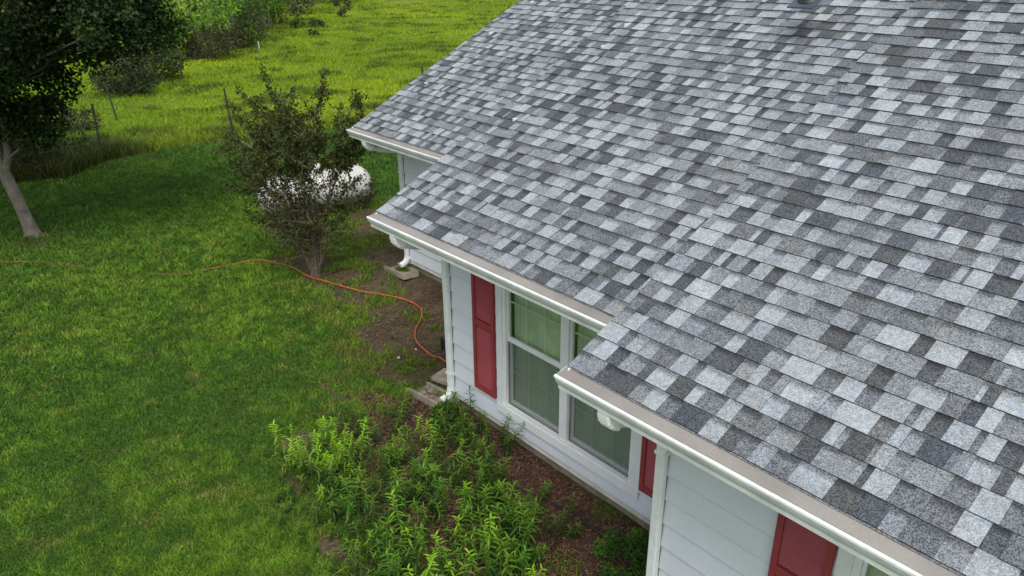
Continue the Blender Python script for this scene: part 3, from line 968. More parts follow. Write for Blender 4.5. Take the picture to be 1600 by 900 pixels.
bx = empty("drain_box", (7.22, -5.22, 0), "small black open box on bare soil half hidden by the house corner downspout", "box")
m_ = MB()
m_.box(-.11, .11, -.12, -.108, 0, .16); m_.box(-.11, .11, .108, .12, 0, .16); m_.box(-.11, -.098, -.107, .107, 0, .16); m_.box(.098, .11, -.107, .107, 0, .16); m_.box(-.097, .097, -.107, .107, .005, .015)
m_.build("body", MT['black'], bx, world=False)
m_ = MB(); m_.box(-.118, .118, -.128, .128, .161, .170); m_.build("rim", MT['black'], bx, world=False)

# ------------------------------------------------------------------ hoses
def catmull(pts, m=8):
    P = [np.array(p, float) for p in pts]; P = [2 * P[0] - P[1]] + P + [2 * P[-1] - P[-2]]
    o = []
    for i in range(1, len(P) - 2):
        for k in range(m):
            t = k / m
            o.append(.5 * ((2 * P[i]) + (-P[i - 1] + P[i + 1]) * t + (2 * P[i - 1] - 5 * P[i] + 4 * P[i + 1] - P[i + 2]) * t * t + (-P[i - 1] + 3 * P[i] - 3 * P[i + 1] + P[i + 2]) * t ** 3))
    o.append(P[-2]); return o
HP = [(-60, 404), (0, 409), (45, 410), (90, 412), (150, 420), (230, 427), (290, 428), (340, 418), (395, 408), (430, 410), (460, 420), (490, 434), (530, 445), (560, 455), (600, 460), (640, 470), (658, 485), (655, 500), (650, 520), (655, 540), (672, 554), (695, 563), (740, 590)]
pts = []
for q in HP:
    z = .009 if q[0] < 390 else .022
    p = atG(q, z)
    pts.append(p)
hp = catmull(pts, 8)
hp = [(p[0] + .015 * math.sin(i * .31), p[1] + .012 * math.sin(i * .23), p[2] + (.006 * math.sin(i * .5) + (.012 * math.sin(i * .13) if i < 70 else 0))) for i, p in enumerate(hp)]
hs = MB(); hs.tube(hp, .0115, 8)
tag(hs.build("garden_hose", MT['hose'], smooth=True), "long orange red garden hose snaking across lawn and bare soil to house corner", "garden hose")
DP = [(740, 742), (770, 752), (800, 758), (850, 780), (895, 800), (920, 820), (950, 843), (970, 862), (985, 890), (990, 930)]
dp = catmull([atG(q, .03 + .02 * math.sin(i * 1.7)) for i, q in enumerate(DP)], 8)
hs = MB(); hs.tube(dp, .011, 8)
tag(hs.build("drip_hose", MT['hoseb'], smooth=True), "black drip hose lying over the reddish mulch below the window", "hose")

# ------------------------------------------------------------------ propane tank
def tank():
    A = atZ((440, 306), .50); B = atZ((546, 289), .50)
    A, B = Vector(A), Vector(B)
    mid = (A + B) / 2
    ax = (B - A); ax.z = 0; ax.normalize()
    sd2 = Vector((-ax.y, ax.x, 0))
    Lh, r = 1.14, .375
    t = empty("propane_tank", (mid.x, mid.y, 0), "white horizontal propane tank on the lawn behind the dark leaved shrub", "tank")
    zc = .50
    m_ = MB()
    prof = [(-Lh, .002)]
    for i in range(1, 10):
        a = i / 9 * math.pi / 2; prof.append((-Lh + .30 * (1 - math.cos(a)), r * math.sin(a)))
    prof.append((-Lh + .31, r)); prof.append((-.4, r)); prof.append((-.398, r + .003)); prof.append((-.39, r)); prof.append((.4, r)); prof.append((.402, r + .003)); prof.append((.41, r))
    prof += [(-a_, b_) for a_, b_ in reversed(prof[:11])]
    V0 = m_.n
    m_.revolve(prof, 40, lambda tt, a, b: (ax.x * tt + sd2.x * a, ax.y * tt + sd2.y * a, zc + b))
    # grime and rust staining on the underside
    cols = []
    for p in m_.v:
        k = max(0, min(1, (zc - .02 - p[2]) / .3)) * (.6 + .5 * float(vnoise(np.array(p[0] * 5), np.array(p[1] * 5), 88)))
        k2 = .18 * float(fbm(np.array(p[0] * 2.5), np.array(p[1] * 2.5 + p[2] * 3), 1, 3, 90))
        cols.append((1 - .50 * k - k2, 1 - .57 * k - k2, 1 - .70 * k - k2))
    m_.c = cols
    m_.build("shell", MT['tank'], t, world=False, smooth=True)
    d_ = MB()
    dpx = [(0, .17), (.12, .17), (.15, .165), (.175, .13), (.185, .002)]
    d_.revolve(dpx, 24, lambda tt, a, b: (a, b, zc + r - .03 + tt))
    dm = d_.build("dome_lid", MT['tank'], t, world=False, smooth=True)
    d_ = MB(); d_.tube([(-.05, 0, zc + r + .155), (-.045, 0, zc + r + .185), (.045, 0, zc + r + .185), (.05, 0, zc + r + .155)], .006, 6); d_.build("handle", MT['wire'], dm, world=False)
    for sgn in (-1, 1):
        lg = MB()
        c = ax * (sgn * .86)
        pts_ = [c + Vector((0, 0, zc + r - .01)) - ax * .045, c + Vector((0, 0, zc + r + .05)) - ax * .04, c + Vector((0, 0, zc + r + .075)), c + Vector((0, 0, zc + r + .05)) + ax * .04, c + Vector((0, 0, zc + r - .01)) + ax * .045]
        lg.tube(pts_, .011, 7); lg.build("lifting_lug", MT['tank'], t, world=False)
        for s2 in (-1, 1):
            lg = MB()
            c2 = ax * (sgn * .62) + sd2 * (s2 * .22)
            a_ = ax * .03; b_ = sd2 * .04
            lo = [c2 - a_ - b_, c2 + a_ - b_, c2 + a_ + b_, c2 - a_ + b_]
            lg.add([Vector((p.x, p.y, .0)) for p in lo] + [Vector((p.x, p.y, zc - .28)) for p in lo], [(0, 1, 5, 4), (1, 2, 6, 5), (2, 3, 7, 6), (3, 0, 4, 7), (0, 3, 2, 1), (4, 5, 6, 7)])
            lg.build("leg", MT['black'], t, world=False)
tank()

# ------------------------------------------------------------------ leaves
def leaf_mesh(P, D, size, wid, C, droop=0.0, fold=.25):
    """P base points (n,3), D unit direction (n,3); 6-vertex folded leaf made of 4 tris"""
    n = len(P)
    D = D / (np.linalg.norm(D, axis=1)[:, None] + 1e-9)
    rnd = rng.normal(size=(n, 3)); S = np.cross(D, rnd); S /= (np.linalg.norm(S, axis=1)[:, None] + 1e-9)
    Nn = np.cross(S, D)
    size = np.broadcast_to(size, (n,))[:, None]; wid = np.broadcast_to(wid, (n,))[:, None]
    base = P
    mid = P + D * size * .5 + Nn * (fold * wid * .0)
    l = mid + S * wid * .5 + Nn * wid * fold
    r = mid - S * wid * .5 + Nn * wid * fold
    tip = P + D * size - Nn * size * droop
    V = np.stack([base, l, tip, r], 1).reshape(-1, 3)
    I = np.arange(n)[:, None] * 4
    F = np.concatenate([I + [0, 1, 2], I + [0, 2, 3]], 0)
    return V, F, np.repeat(C[:, None, :], 4, 1).reshape(-1, 3)

def rdir(r, up=0.0):
    v_ = Vector((r.gauss(0, 1), r.gauss(0, 1), r.gauss(0, 1) + up)); return v_.normalized()

class Plant:
    def __init__(s, seed): s.r = random.Random(seed); s.mb = MB(); s.tips = []
    def limb(s, p, d, L, rad, n=5, wob=.12, up=.0, rend=.35):
        pts = [Vector(p)]; rr = [rad]; dd = Vector(d).normalized()
        for i in range(n):
            dd = (dd + rdir(s.r) * wob + Vector((0, 0, up))).normalized()
            pts.append(pts[-1] + dd * L / n); rr.append(rad * (1 - (1 - rend) * (i + 1) / n))
        s.mb.tube(pts, rr, 7 if rad > .02 else 4, cap=False)
        return pts, dd

def clusters_leaves(cl, per, spread, size, cols, jitter=.5, up=.0):
    """cl: (m,4) cluster centre + radius -> leaf arrays"""
    m = len(cl)
    idx = np.repeat(np.arange(m), per)
    n = len(idx)
    g = rng.normal(size=(n, 3)); g /= np.linalg.norm(g, axis=1)[:, None]
    rad = cl[idx, 3] * rng.random(n) ** .45
    P = cl[idx, :3] + g * rad[:, None] * np.array(spread)
    D = g * .6 + rng.normal(size=(n, 3)) * .7 + np.array([0, 0, up])
    cc = np.array(cols)
    ci = rng.integers(0, len(cc), m)[idx]
    C = cc[ci] * (.7 + .6 * rng.random(m))[idx][:, None] * (.7 + .6 * rng.random(n))[:, None]
    sz = size * (.7 + .6 * rng.random(n))
    return P, D, sz, C

# ---- big shade tree at the left edge
def big_tree():
    base = Vector((16.05, -2.0, 0))
    t = empty("shade_tree", base, "large dark broadleaf tree with forked pale grey trunk at the left edge of the lawn", "tree")
    p = Plant(5); r = p.r
    rt = Vector((RT[0], RT[1], 0)).normalized(); fwv = Vector((FW[0], FW[1], 0)).normalized()
    # trunk leaning left
    c0 = [base + Vector((0, 0, -.1)), base + Vector((0, 0, .06)), base - rt * .04 + Vector((0, 0, .3)), base - rt * .12 + Vector((0, 0, .8)), base - rt * .22 + Vector((0, 0, 1.25))]
    p.mb.tube(c0, [.18, .14, .115, .105, .11], 14, cap=False)
    f = c0[-1]
    a1 = [f, f - rt * .08 + Vector((0, 0, .45)), f - rt * .05 + Vector((0, 0, 1.1)), f + rt * .1 + Vector((0, 0, 1.9)), f + rt * .2 + Vector((0, 0, 3.2))]
    p.mb.tube(a1, [.115, .10, .085, .06, .03], 10, cap=False)
    f2 = f + Vector((0, 0, -.08))
    a2 = [f2, f2 + rt * .15 + Vector((0, 0, .30)), f2 + rt * .25 + Vector((0, 0, .75)), f2 + rt * .3 + Vector((0, 0, 1.5)), f2 + rt * .9 + Vector((0, 0, 2.8))]
    p.mb.tube(a2, [.075, .065, .055, .045, .02], 9, cap=False)
    a3 = [a2[1], a2[1] + rt * .5 + Vector((0, 0, .35)), a2[1] + rt * 1.1 + Vector((0, 0, .6))]
    p.mb.tube(a3, [.022, .016, .006], 6, cap=False)
    cl = []
    cen = base + rt * (-.55) + Vector((0, 0, 4.6))
    # crown clusters in an uneven ellipsoid volume
    lobes = []
    for i in range(46):
        d = rdir(r)
        lobes.append((cen + Vector((d.x * 2.5, d.y * 2.5, 0)) + Vector((0, 0, d.z * 1.7)), r.uniform(.7, 1.15)))
    for i in range(30):   # right hand sweep of branches towards the pasture
        u = r.uniform(0, 1)
        lobes.append((base + rt * (1.0 + 2.35 * u) + fwv * r.uniform(-1.6, 1.6) + Vector((0, 0, 3.35 + .55 * u + r.uniform(-.2, 1.9))), r.uniform(.4, .7)))
    for i in range(24):
        lobes.append((base + rt * r.uniform(1.6, 3.1) + fwv * r.uniform(-1.2, 1.4) + Vector((0, 0, r.uniform(3.7, 5.4))), r.uniform(.45, .75)))
    for i in range(16):
        lobes.append((base + rt * r.uniform(-.6, 1.1) + fwv * r.uniform(-1.4, 1.2) + Vector((0, 0, r.uniform(2.9, 3.3))), r.uniform(.35, .6)))
    for (a_, b_, c_) in ((.62, 1.85, .2), (.80, 2.1, .25), (.5, 2.25, .28), (.95, 2.4, .25), (.35, 2.0, .2), (.2, 2.3, .3), (.7, 2.65, .4), (-.25, 1.9, .25), (-.5, 2.3, .35), (-.1, 2.45, .3), (1.3, 2.9, .3)):
        lobes.append((base + rt * a_ + Vector((0, 0, b_)), c_))
    for c, rad in lobes:
        # a limb to each lobe
        s0 = a1[2] if (c - base).dot(rt) < .4 else a2[3]
        if c.z < 2.7: s0 = a3[1]
        p.mb.tube([s0, s0.lerp(c, .5) + rdir(r) * .15, c], [.03, .02, .006], 5, cap=False)
        k = int(6 + rad * 16)
        for i in range(k):
            d = rdir(r); q = c + d * rad * r.uniform(.5, 1.05); q.z = c.z + (q.z - c.z) * .8
            cl.append((q.x, q.y, q.z, r.uniform(.16, .34)))
    tr = p.mb.build("trunk", MT['bark'], t, smooth=True)
    cl = np.array(cl)
    P, D, sz, C = clusters_leaves(cl, 46, (1, 1, .8), .072, [(.014, .030, .007), (.019, .040, .009), (.011, .023, .007), (.040, .075, .014)], up=-.35)
    print("tree leaves", len(P))
    V, F, CC = leaf_mesh(P, D, sz, sz * .72, C, .15)
    np_mesh("crown", V, F, CC, MT['leaf_d'], t)
    # suckers / litter at foot
    k = MB()
    for i in range(8):
        a = r.uniform(0, 6.28); b = r.uniform(.13, .24)
        k.tube([base + Vector((math.cos(a) * .07, math.sin(a) * .07, .10)), base + Vector((math.cos(a) * b * .85, math.sin(a) * b * .85, -.02))], [.035, .035], 6)
    k.build("root_flare", MT['bark'], t)
big_tree()

# ---- crape myrtle in front of the tank
def myrtle():
    base = Vector((10.72, -5.05, 0))
    t = empty("multi_stem_shrub", base, "airy dark bronze leaved shrub with many thin tan stems in front of the white tank", "shrub")
    p = Plant(21); r = p.r
    rt = Vector((RT[0], RT[1], 0)).normalized(); fwv = Vector((FW[0], FW[1], 0)).normalized()
    tw = []
    leaf_pts = []; leaf_dirs = []
    def leafy(pts, k, sp=.05):
        for i in range(k):
            u = r.random() * (len(pts) - 1); j = int(u); q = pts[j].lerp(pts[min(j + 1, len(pts) - 1)], u - j)
            leaf_pts.append(q + rdir(r) * sp * r.random()); leaf_dirs.append(rdir(r, .2))
    stems = []
    targets = []
    for i in range(13):
        a = r.uniform(-1, 1); b = r.uniform(-.8, .8)
        targets.append((a * .98, b * .8, r.uniform(1.75, 2.7) - abs(a) * .45))
    targets += [(-.95, .2, 1.5), (-1.05, -.1, 1.75), (.85, .1, 1.35), (-.6, -.4, 1.2), (-.95, .0, 2.2), (-.75, .2, 2.55), (.75, 0, 2.6), (.3, -.2, 2.9), (-.2, .2, 2.5), (.8, .1, 2.2)]
    for i, (a, b, z) in enumerate(targets):
        p0 = base + rt * r.uniform(-.06, .06) + fwv * r.uniform(-.05, .05)
        end = base + rt * (a * .98 + .05) + fwv * b + Vector((0, 0, z))
        ctrl = p0 + (end - p0) * .22 + Vector((0, 0, z * .30)) + rdir(r) * .06
        pts = []
        m = 9
        for k in range(m + 1):
            u = k / m
            q = p0 * (1 - u) ** 2 + ctrl * 2 * u * (1 - u) + end * u * u
            if 0 < k: q = q + rdir(r) * .018
            pts.append(q)
        r0 = r.uniform(.010, .018)
        p.mb.tube([pts[0] - Vector((0, 0, .05))] + pts, [r0 * 1.15] + [r0 * (1 - .75 * k / m) for k in range(m + 1)], 6, cap=False)
        stems.append(pts)
        for k in range(2, m + 1):
            for w in range(r.choice([2, 3, 3]) if k > 2 else 1):
                d = (rdir(r, .5) + (pts[k] - pts[k - 1]).normalized() * .8).normalized()
                if pts[k].z < 1.0: d.z *= .3
                L = r.uniform(.25, .55)
                q, dd = p.limb(pts[k], d, L, .0055, 4, .2)
                dn = .20 if pts[k].z < 1.55 else .85
                leafy(q[1:], int(44 * dn * L / .4))
                for s_ in range(2):
                    q2, _ = p.limb(q[r.choice([1, 2, 3])], rdir(r, .4), r.uniform(.15, .3), .003, 3, .2)
                    leafy(q2, int(22 * dn))
        leafy(pts[-3:], 50)
    # long whips (upper left, centre and right)
    for (qx, qy, wob, L0) in ((408, 98, .0, 1.5), (352, 162, 0, 1.2), (372, 140, 0, 1.1), (510, 108, 0, .8), (556, 136, 0, .9), (400, 150, 0, 1.0), (565, 215, 0, .8), (350, 283, 0, .9), (382, 330, 0, .7), (545, 335, 0, .6), (392, 205, 0, .8), (583, 300, 0, .4), (560, 318, 0, .5), (540, 290, 0, .5), (566, 275, 0, .5), (415, 330, 0, .7), (440, 320, 0, .6)):
        end = Vector(atD((qx, qy), (10.72 + r.uniform(-.2, .2), -5.05 + r.uniform(-.2, .2), 0)))
        best = min((q for s_ in stems for q in s_[3:]), key=lambda q: abs((q - end).length - L0) + max(0, q.z - end.z) * 2)
        pts = [best.lerp(end, k / 7) + Vector((0, 0, -.10 * math.sin(math.pi * k / 7))) + rdir(r) * .012 for k in range(8)]
        p.mb.tube(pts, [.007 - .0006 * k for k in range(8)], 4, cap=False)
        leafy(pts[2:], int(190 * L0), .06)
        for k in (3, 4, 5, 6):
            q2, _ = p.limb(pts[k], (pts[k] - pts[k - 1]).normalized() + rdir(r) * .8, r.uniform(.1, .2), .003, 3, .2); leafy(q2, 12, .04)
    p.mb.build("stems", MT['bark2'], t, smooth=True)
    P = np.array([tuple(a) for a in leaf_pts]); D = np.array([tuple(a) for a in leaf_dirs])
    n = len(P); print("myrtle leaves", n)
    cc = np.array([(.040, .064, .012), (.052, .074, .014), (.066, .050, .018), (.030, .048, .010), (.080, .110, .018)])
    C = cc[rng.integers(0, 5, n)] * (.7 + .6 * rng.random(n))[:, None]
    sz = .047 * (.6 + .8 * rng.random(n))
    V, F, CC = leaf_mesh(P, D, sz, sz * .55, C, .1)
    np_mesh("foliage", V, F, CC, MT['leaf_d'], t)
myrtle()

# ---- shrubs and trees of the far hedge line
def bush(name, px, zc, rx, h, cols, label, cat, leaf=.12, trunk=None, seed=1, dens=1.0, grp=None, lift=.0, extra=None):
    P0 = atZ(px, 0)
    base = Vector((P0[0], P0[1], 0))
    t = empty(name, base, label, cat, grp)
    p = Plant(seed); r = p.r
    cl = []
    k = int(46 * dens)
    for i in range(k):
        d = rdir(r)
        q = base + Vector((d.x * rx * r.uniform(.5, 1), d.y * rx * r.uniform(.5, 1), 0))
        zz = lift + (h - lift) * (.5 + .5 * d.z * r.uniform(.7, 1.0))
        q.z = max(.12, zz)
        cl.append((q.x, q.y, q.z, rx * r.uniform(.16, .34)))
        if i % 3 == 0:
            st = base + Vector((r.uniform(-.2, .2) * rx, r.uniform(-.2, .2) * rx, 0))
            p.mb.tube([st, st.lerp(q, .5) + Vector((0, 0, .15 * h)), q], [.03 if trunk else .016, .018, .006], 5, cap=False)
    if trunk:
        p.mb.tube([base, base + Vector((0, 0, h * .3)), base + Vector((.1, 0, h * .6))], [trunk, trunk * .8, trunk * .4], 8, cap=False)
    p.mb.build("trunk" if trunk else "stems", MT['bark'] if trunk else MT['bark3'], t)
    P, D, sz, C = clusters_leaves(np.array(cl), int(60), (1, 1, .8), leaf, cols)
    V, F, CC = leaf_mesh(P, D, sz, sz * .6, C, .1)
    np_mesh("crown" if trunk else "foliage", V, F, CC, MT['leaf'], t)

G_BR = [(.17, .33, .03), (.24, .38, .04), (.11, .24, .03)]
G_MD = [(.08, .19, .02), (.13, .25, .03), (.06, .12, .02)]
G_DK = [(.035, .06, .018), (.05, .08, .02), (.06, .06, .025)]
G_BN = [(.075, .065, .03), (.06, .08, .025), (.09, .075, .04)]
HG = "bushes and trees of the overgrown hedge line across the pasture"
bush("hedge_bush", (203, 148), 0, 1.15, 1.2, G_DK, "low dark bush nearest the shade tree at the near end of the hedge line", "bush", .10, None, 31, 1.5, HG)
bush("hedge_bush", (242, 128), 0, 1.3, 1.6, G_DK, "dark rounded bush between two wire fence posts in the hedge line", "bush", .11, None, 32, 1.5, HG)
bush("hedge_tree", (310, 92), 0, 2.3, 4.3, G_BR, "bright yellow green young tree with a thin white trunk in the hedge line", "tree", .15, .09, 33, 1.1, HG, .9)
bush("hedge_bush", (330, 92), 0, 1.9, 1.6, G_BN, "low reddish brown brush at the foot of the bright green hedge tree", "bush", .12, None, 34, .9, HG)
bush("hedge_bush", (362, 74), 0, 2.2, 2.6, G_DK, "dark brownish thicket right of the bright green hedge tree", "bush", .14, None, 35, 1, HG)
bush("hedge_tree", (372, 62), 0, 2.9, 5.2, G_MD, "dense mid green tree in the middle of the hedge line", "tree", .18, .11, 36, 1.3, HG, .7)
bush("hedge_tree", (412, 45), 0, 3.0, 5.5, G_MD, "tall green tree with a pale slim trunk right of the dense hedge tree", "tree", .20, .12, 37, 1.2, HG, 1.0)
bush("hedge_bush", (440, 36), 0, 2.8, 3.2, G_DK, "dark shaded bush under the tall hedge tree, reaching the open pasture", "bush", .2, None, 38, 1, HG)
bush("hedge_tree", (462, 20), 0, 3.6, 4.6, G_MD, "distant green hedge tree at the top edge, last but one to the right", "tree", .26, .12, 39, 1, HG, .6)
bush("hedge_tree", (490, 5), 0, 4.5, 4.6, G_MD, "farthest hedge tree, touching the top edge where the hedge line ends", "tree", .34, .12, 40, 1, HG, .4)
bush("hedge_tree", (252, 100), 0, 1.5, 2.9, G_MD, "green tree standing behind the shade tree's outer branches, beyond the fence", "tree", .18, .12, 41, .8, HG, .6)
# dark weeds below the shade tree along the fence
WG = "dark weedy bushes along the fence by the shade tree"
bush("weedy_bush", (70, 262), 0, 1.3, 1.0, G_DK, "dark weedy bush at the lawn edge right behind the forked trunk", "bush", .08, None, 51, .8, WG)
bush("weedy_bush", (20, 272), 0, 1.3, 1.2, G_DK, "dark weedy bush at the lawn edge, leftmost beside the picture border", "bush", .08, None, 52, .8, WG)
bush("weedy_bush", (122, 205), 0, .7, .6, G_BN, "low brownish weed clump at the foot of the leaning fence post", "bush", .08, None, 53, .45, WG)
SG = "small saplings scattered in the pasture"
bush("sapling", (495, 56), 0, .6, 1.1, G_DK, "small dark twiggy sapling alone in the pasture beyond the shrub tips", "sapling", .12, None, 54, .16, SG)
bush("sapling", (538, 27), 0, .8, 1.7, G_BN, "taller brown green sapling near the top edge of the open pasture", "sapling", .16, None, 55, .22, SG)
bush("sapling", (477, 44), 0, 1.1, .5, G_DK, "low dark weed clump beside the hedge shade in the pasture", "weed clump", .12, None, 56, .2, SG)

# ------------------------------------------------------------------ wire fences
def fence(posts, name, label, hts, wires, lean):
    b0 = Vector((posts[0][0], posts[0][1], 0))
    t = empty(name, b0, label, "fence")
    r = random.Random(3)
    tops = []
    for i, (x, y) in enumerate(posts):
        h = hts[i]
        p = MB()
        lx, ly = lean[i] if i < len(lean) else (r.uniform(-.04, .04), r.uniform(-.04, .04))
        w, d = .018, .018
        def Q(u, v_, z): return (x + u + lx * z / h, y + v_ + ly * z / h, z)
        # T section post
        for (u0, u1, v0, v1) in ((-.030, .030, -.005, .005), (-.005, .005, .0052, .040)):
            P = [Q(u0, v0, -.2), Q(u1, v0, -.2), Q(u1, v1, -.2), Q(u0, v1, -.2), Q(u0, v0, h), Q(u1, v0, h), Q(u1, v1, h), Q(u0, v1, h)]
            p.add(P, [(0, 3, 2, 1), (4, 5, 6, 7), (0, 1, 5, 4), (1, 2, 6, 5), (2, 3, 7, 6), (3, 0, 4, 7)])
        p.build("post", MT['steel'], t)
        tops.append((x, y, lx, ly, h))
    wz = wires
    wm = MB()
    for f in wz:
        for i in range(len(tops) - 1):
            a, b = tops[i], tops[i + 1]
            pts_ = []
            for k in range(7):
                u = k / 6
                pts_.append((a[0] * (1 - u) + b[0] * u + (a[2] * (1 - u) + b[2] * u) * f, a[1] * (1 - u) + b[1] * u + (a[3] * (1 - u) + b[3] * u) * f,
                             f * (a[4] * (1 - u) + b[4] * u) - .05 * math.sin(math.pi * u)))
            wm.tube(pts_, .0013, 4, cap=False)
    wm.build("wire", MT['wire'], t)
p1, p2 = (21.16, -4.6), (20.96, -7.97)
fence([(20.5, -.6), p1, p2, (20.6, -14.2), (20.3, -17.0)], "wire_fence", "thin wire fence on green steel posts along the far edge of the lawn", [1.42] * 5, [.35, .62, .9], [(0, 0), (-.04, -.04), (.05, .04), (0, 0), (0, 0)])
q3 = atZ((102, 160), 1.15); q4 = atZ((171, 130), 1.15); q5 = atZ((278, 80), 1.15); q6 = atZ((352, 48), 1.15)
fence([(21.5, -3.0), (q3[0], q3[1]), (q4[0], q4[1]), (q5[0], q5[1]), (q6[0], q6[1])], "pasture_fence", "wire fence on dark posts running away along the hedge line", [1.2] * 5, [.5, .9], [(0, 0), (.05, .10), (.06, .10), (0, 0), (0, 0)])
sp = atZ((405, 77), 0)
t_ = empty("marker_stake", (sp[0], sp[1], 0), "tiny white marker stake standing alone in the pasture beyond the shrub", "stake")
m_ = MB(); m_.box(-.02, .02, -.015, .015, -.1, .34); m_.build("stake", MT['white'], t_, world=False)
m_ = MB(); m_.box(-.035, .035, -.02, .02, .341, .40); m_.build("cap", MT['white'], t_, world=False)

# ------------------------------------------------------------------ leafy plants in the bed
def leaf_strip(mb, p, d, L, W, col, droop):
    """pointed blade leaf: 4 sections"""
    d = Vector(d).normalized()
    side = d.cross(Vector((0, 0, 1)))
    if side.length < .05: side = Vector((1, 0, 0))
    side.normalize()
    up = side.cross(d)
    pts = []
    q = Vector(p); dd = d.copy()
    ws = [.25, .85, 1.0, .6]
    V = []
    for i in range(4):
        V.append(q + side * W * ws[i] / 2 + up * W * .12); V.append(q - side * W * ws[i] / 2 + up * W * .12)
        dd = (dd + Vector((0, 0, -droop))).normalized()
        q = q + dd * L / 4
    V.append(q)
    mb.add(V, [(0, 1, 3, 2), (2, 3, 5, 4), (4, 5, 7, 6), (6, 7, 8)], col)

def plant_proto(seed, h, nw, bright, L0=.102, W0=.0138):
    r = random.Random(seed)
    t = bpy.data.objects.new("leafy_plant", None); COL.objects.link(t); t.empty_display_size = .1
    st = MB(); lf = MB()
    k = r.choice([2, 3, 4])
    hue = (r.uniform(.75, 1.05), 1.0, r.uniform(.8, 1.3))
    for j in range(k):
        a0 = r.uniform(0, 6.28); lean = r.uniform(.08, .65)
        hh = h * r.uniform(.5, 1.05)
        base = Vector((math.cos(a0) * .05, math.sin(a0) * .05, 0))
        top = base + Vector((math.cos(a0) * lean * hh, math.sin(a0) * lean * hh, hh))
        st.tube([base - Vector((0, 0, .02)), base.lerp(top, .5) + Vector((0, 0, .01)), top], [.004, .0035, .002], 4, cap=False, col=(.10, .14, .03))
        nn = max(5, int(.85 * nw * hh / h))
        for i in range(nn):
            u = .18 + .82 * (i / max(1, nn - 1)) ** .8
            q = base.lerp(top, u)
            for w in range(3):
                a = i * 2.4 + w * 2.09 + r.uniform(-.3, .3)
                e = .25 + 1.0 * max(0, (u - .75)) * 2.6 + r.uniform(-.15, .15)
                L = L0 * r.uniform(.7, 1.15) * (1.0 if u < .85 else .72) * (.75 if u < .4 else 1)
                f = (.75 + .55 * u) * r.uniform(.8, 1.2)
                c0, c1 = (.022, .060, .008), (.160, .290, .016)  # shadow contrast put into the colour: low leaves darker, tops brighter
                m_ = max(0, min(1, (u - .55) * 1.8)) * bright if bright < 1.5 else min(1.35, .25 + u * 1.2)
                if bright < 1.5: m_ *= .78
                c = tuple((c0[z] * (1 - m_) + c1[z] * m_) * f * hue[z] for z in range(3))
                if r.random() < .03: c = (.20, .16, .05)
                leaf_strip(lf, q, (math.cos(a), math.sin(a), e), L, W0 * r.uniform(.8, 1.2), c, r.uniform(.12, .3))
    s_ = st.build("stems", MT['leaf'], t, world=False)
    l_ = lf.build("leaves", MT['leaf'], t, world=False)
    return t

protos = {}
for k, (h, nw, br, l0) in enumerate([(.42, 12, .9, .095), (.5, 16, 1.9, .085), (.34, 10, .7, .085), (.55, 15, .95, .105), (.26, 8, .7, .08), (.46, 12, 1.0, .11), (.38, 13, .7, .09), (.48, 12, .5, .10)]):
    protos[k] = [plant_proto(200 + k, h, nw, br, l0), False]
YEL = [(448, 690), (470, 672), (500, 668), (535, 672), (556, 690), (560, 712), (520, 722), (480, 716), (455, 708)]
MAIN = [(465, 700), (560, 645), (640, 640), (700, 632), (760, 655), (790, 700), (812, 770), (830, 840), (835, 930), (600, 930), (585, 870), (520, 800), (480, 760)]
def sample_poly(poly, n, mind, r):
    xs = [p[0] for p in poly]; ys = [p[1] for p in poly]; out = []; tries = 0
    while len(out) < n and tries < 20000:
        tries += 1
        x, y = r.uniform(min(xs), max(xs)), r.uniform(min(ys), max(ys))
        if not bool(in_poly(np.array([x]), np.array([y]), poly)[0]): continue
        if any((x - a) ** 2 + ((y - b) * 1.2) ** 2 < mind ** 2 for a, b in out): continue
        out.append((x, y))
    return out
rp = random.Random(77)
LONE = {(832, 800): "tallest lone leafy plant on open mulch, just left of the black hose bend", (838, 822): "lone leafy plant directly in front of the tallest lone plant on the mulch",
        (866, 822): "lone leafy plant on the mulch, second from the house wall", (893, 822): "low lone leafy plant on the mulch, nearest the house wall and black hose",
        (843, 770): "small lone leafy plant on mulch farthest up under the window", (800, 800): "lone leafy plant at the edge where the dense bed meets open mulch"}
spots = []
for q in sample_poly(MAIN, 140, 20, rp): spots.append((q, 0, rp.choice([0, 1, 2, 3, 5, 6, 7, 5, 0])))
for q in sample_poly(YEL, 26, 14, rp): spots.append((q, 1, 1))
for q in [(712, 655), (722, 648), (728, 660), (714, 668), (742, 660), (730, 672), (782, 695), (762, 702)]: spots.append((q, 2, 2))
single = [((832, 800), 3, 3), ((838, 822), 3, 3), ((866, 822), 3, 2), ((893, 822), 3, 4), ((843, 770), 3, 4), ((800, 800), 3, 2)]
for q in [(620, 620), (560, 632), (600, 615), (650, 628), (690, 606), (546, 650), (590, 655), (520, 655)]: spots.append((q, 4, 4))
spots += single
for q in sample_poly([(400, 700), (455, 700), (470, 770), (520, 820), (580, 880), (590, 930), (540, 930), (440, 820)], 22, 18, rp): spots.append((q, 5, 4))
for q in [(540, 470), (575, 425), (600, 440), (455, 455), (610, 520), (520, 500), (640, 540), (585, 395)]: spots.append((q, 6, 4))
LBL = {0: ("green leafy plant with narrow pointed leaves, among many in the middle of the flower bed", "narrow leaved plants filling the flower bed"),
       1: ("bright lime green leafy plant in the yellowest clump at the lawn side of the bed", "lime green plants in the clump at the lawn side of the bed"),
       2: ("dark green leafy plant close to the white wall near the downspout foot", "plants close to the wall near the downspout foot"),
       3: ("isolated leafy plant on open reddish mulch beside the black hose", "lone plants on the open mulch beside the black hose"),
       5: ("small ragged weed in the thin grass along the lawn side of the bed", "ragged weeds along the lawn side of the bed"),
       6: ("small leafy weed on the bare soil around the red hose and shrub foot", "weeds on the bare soil around the red hose"),
       4: ("short leafy weed on bare soil between the bed and the splash block", "short weeds on bare soil behind the bed")}
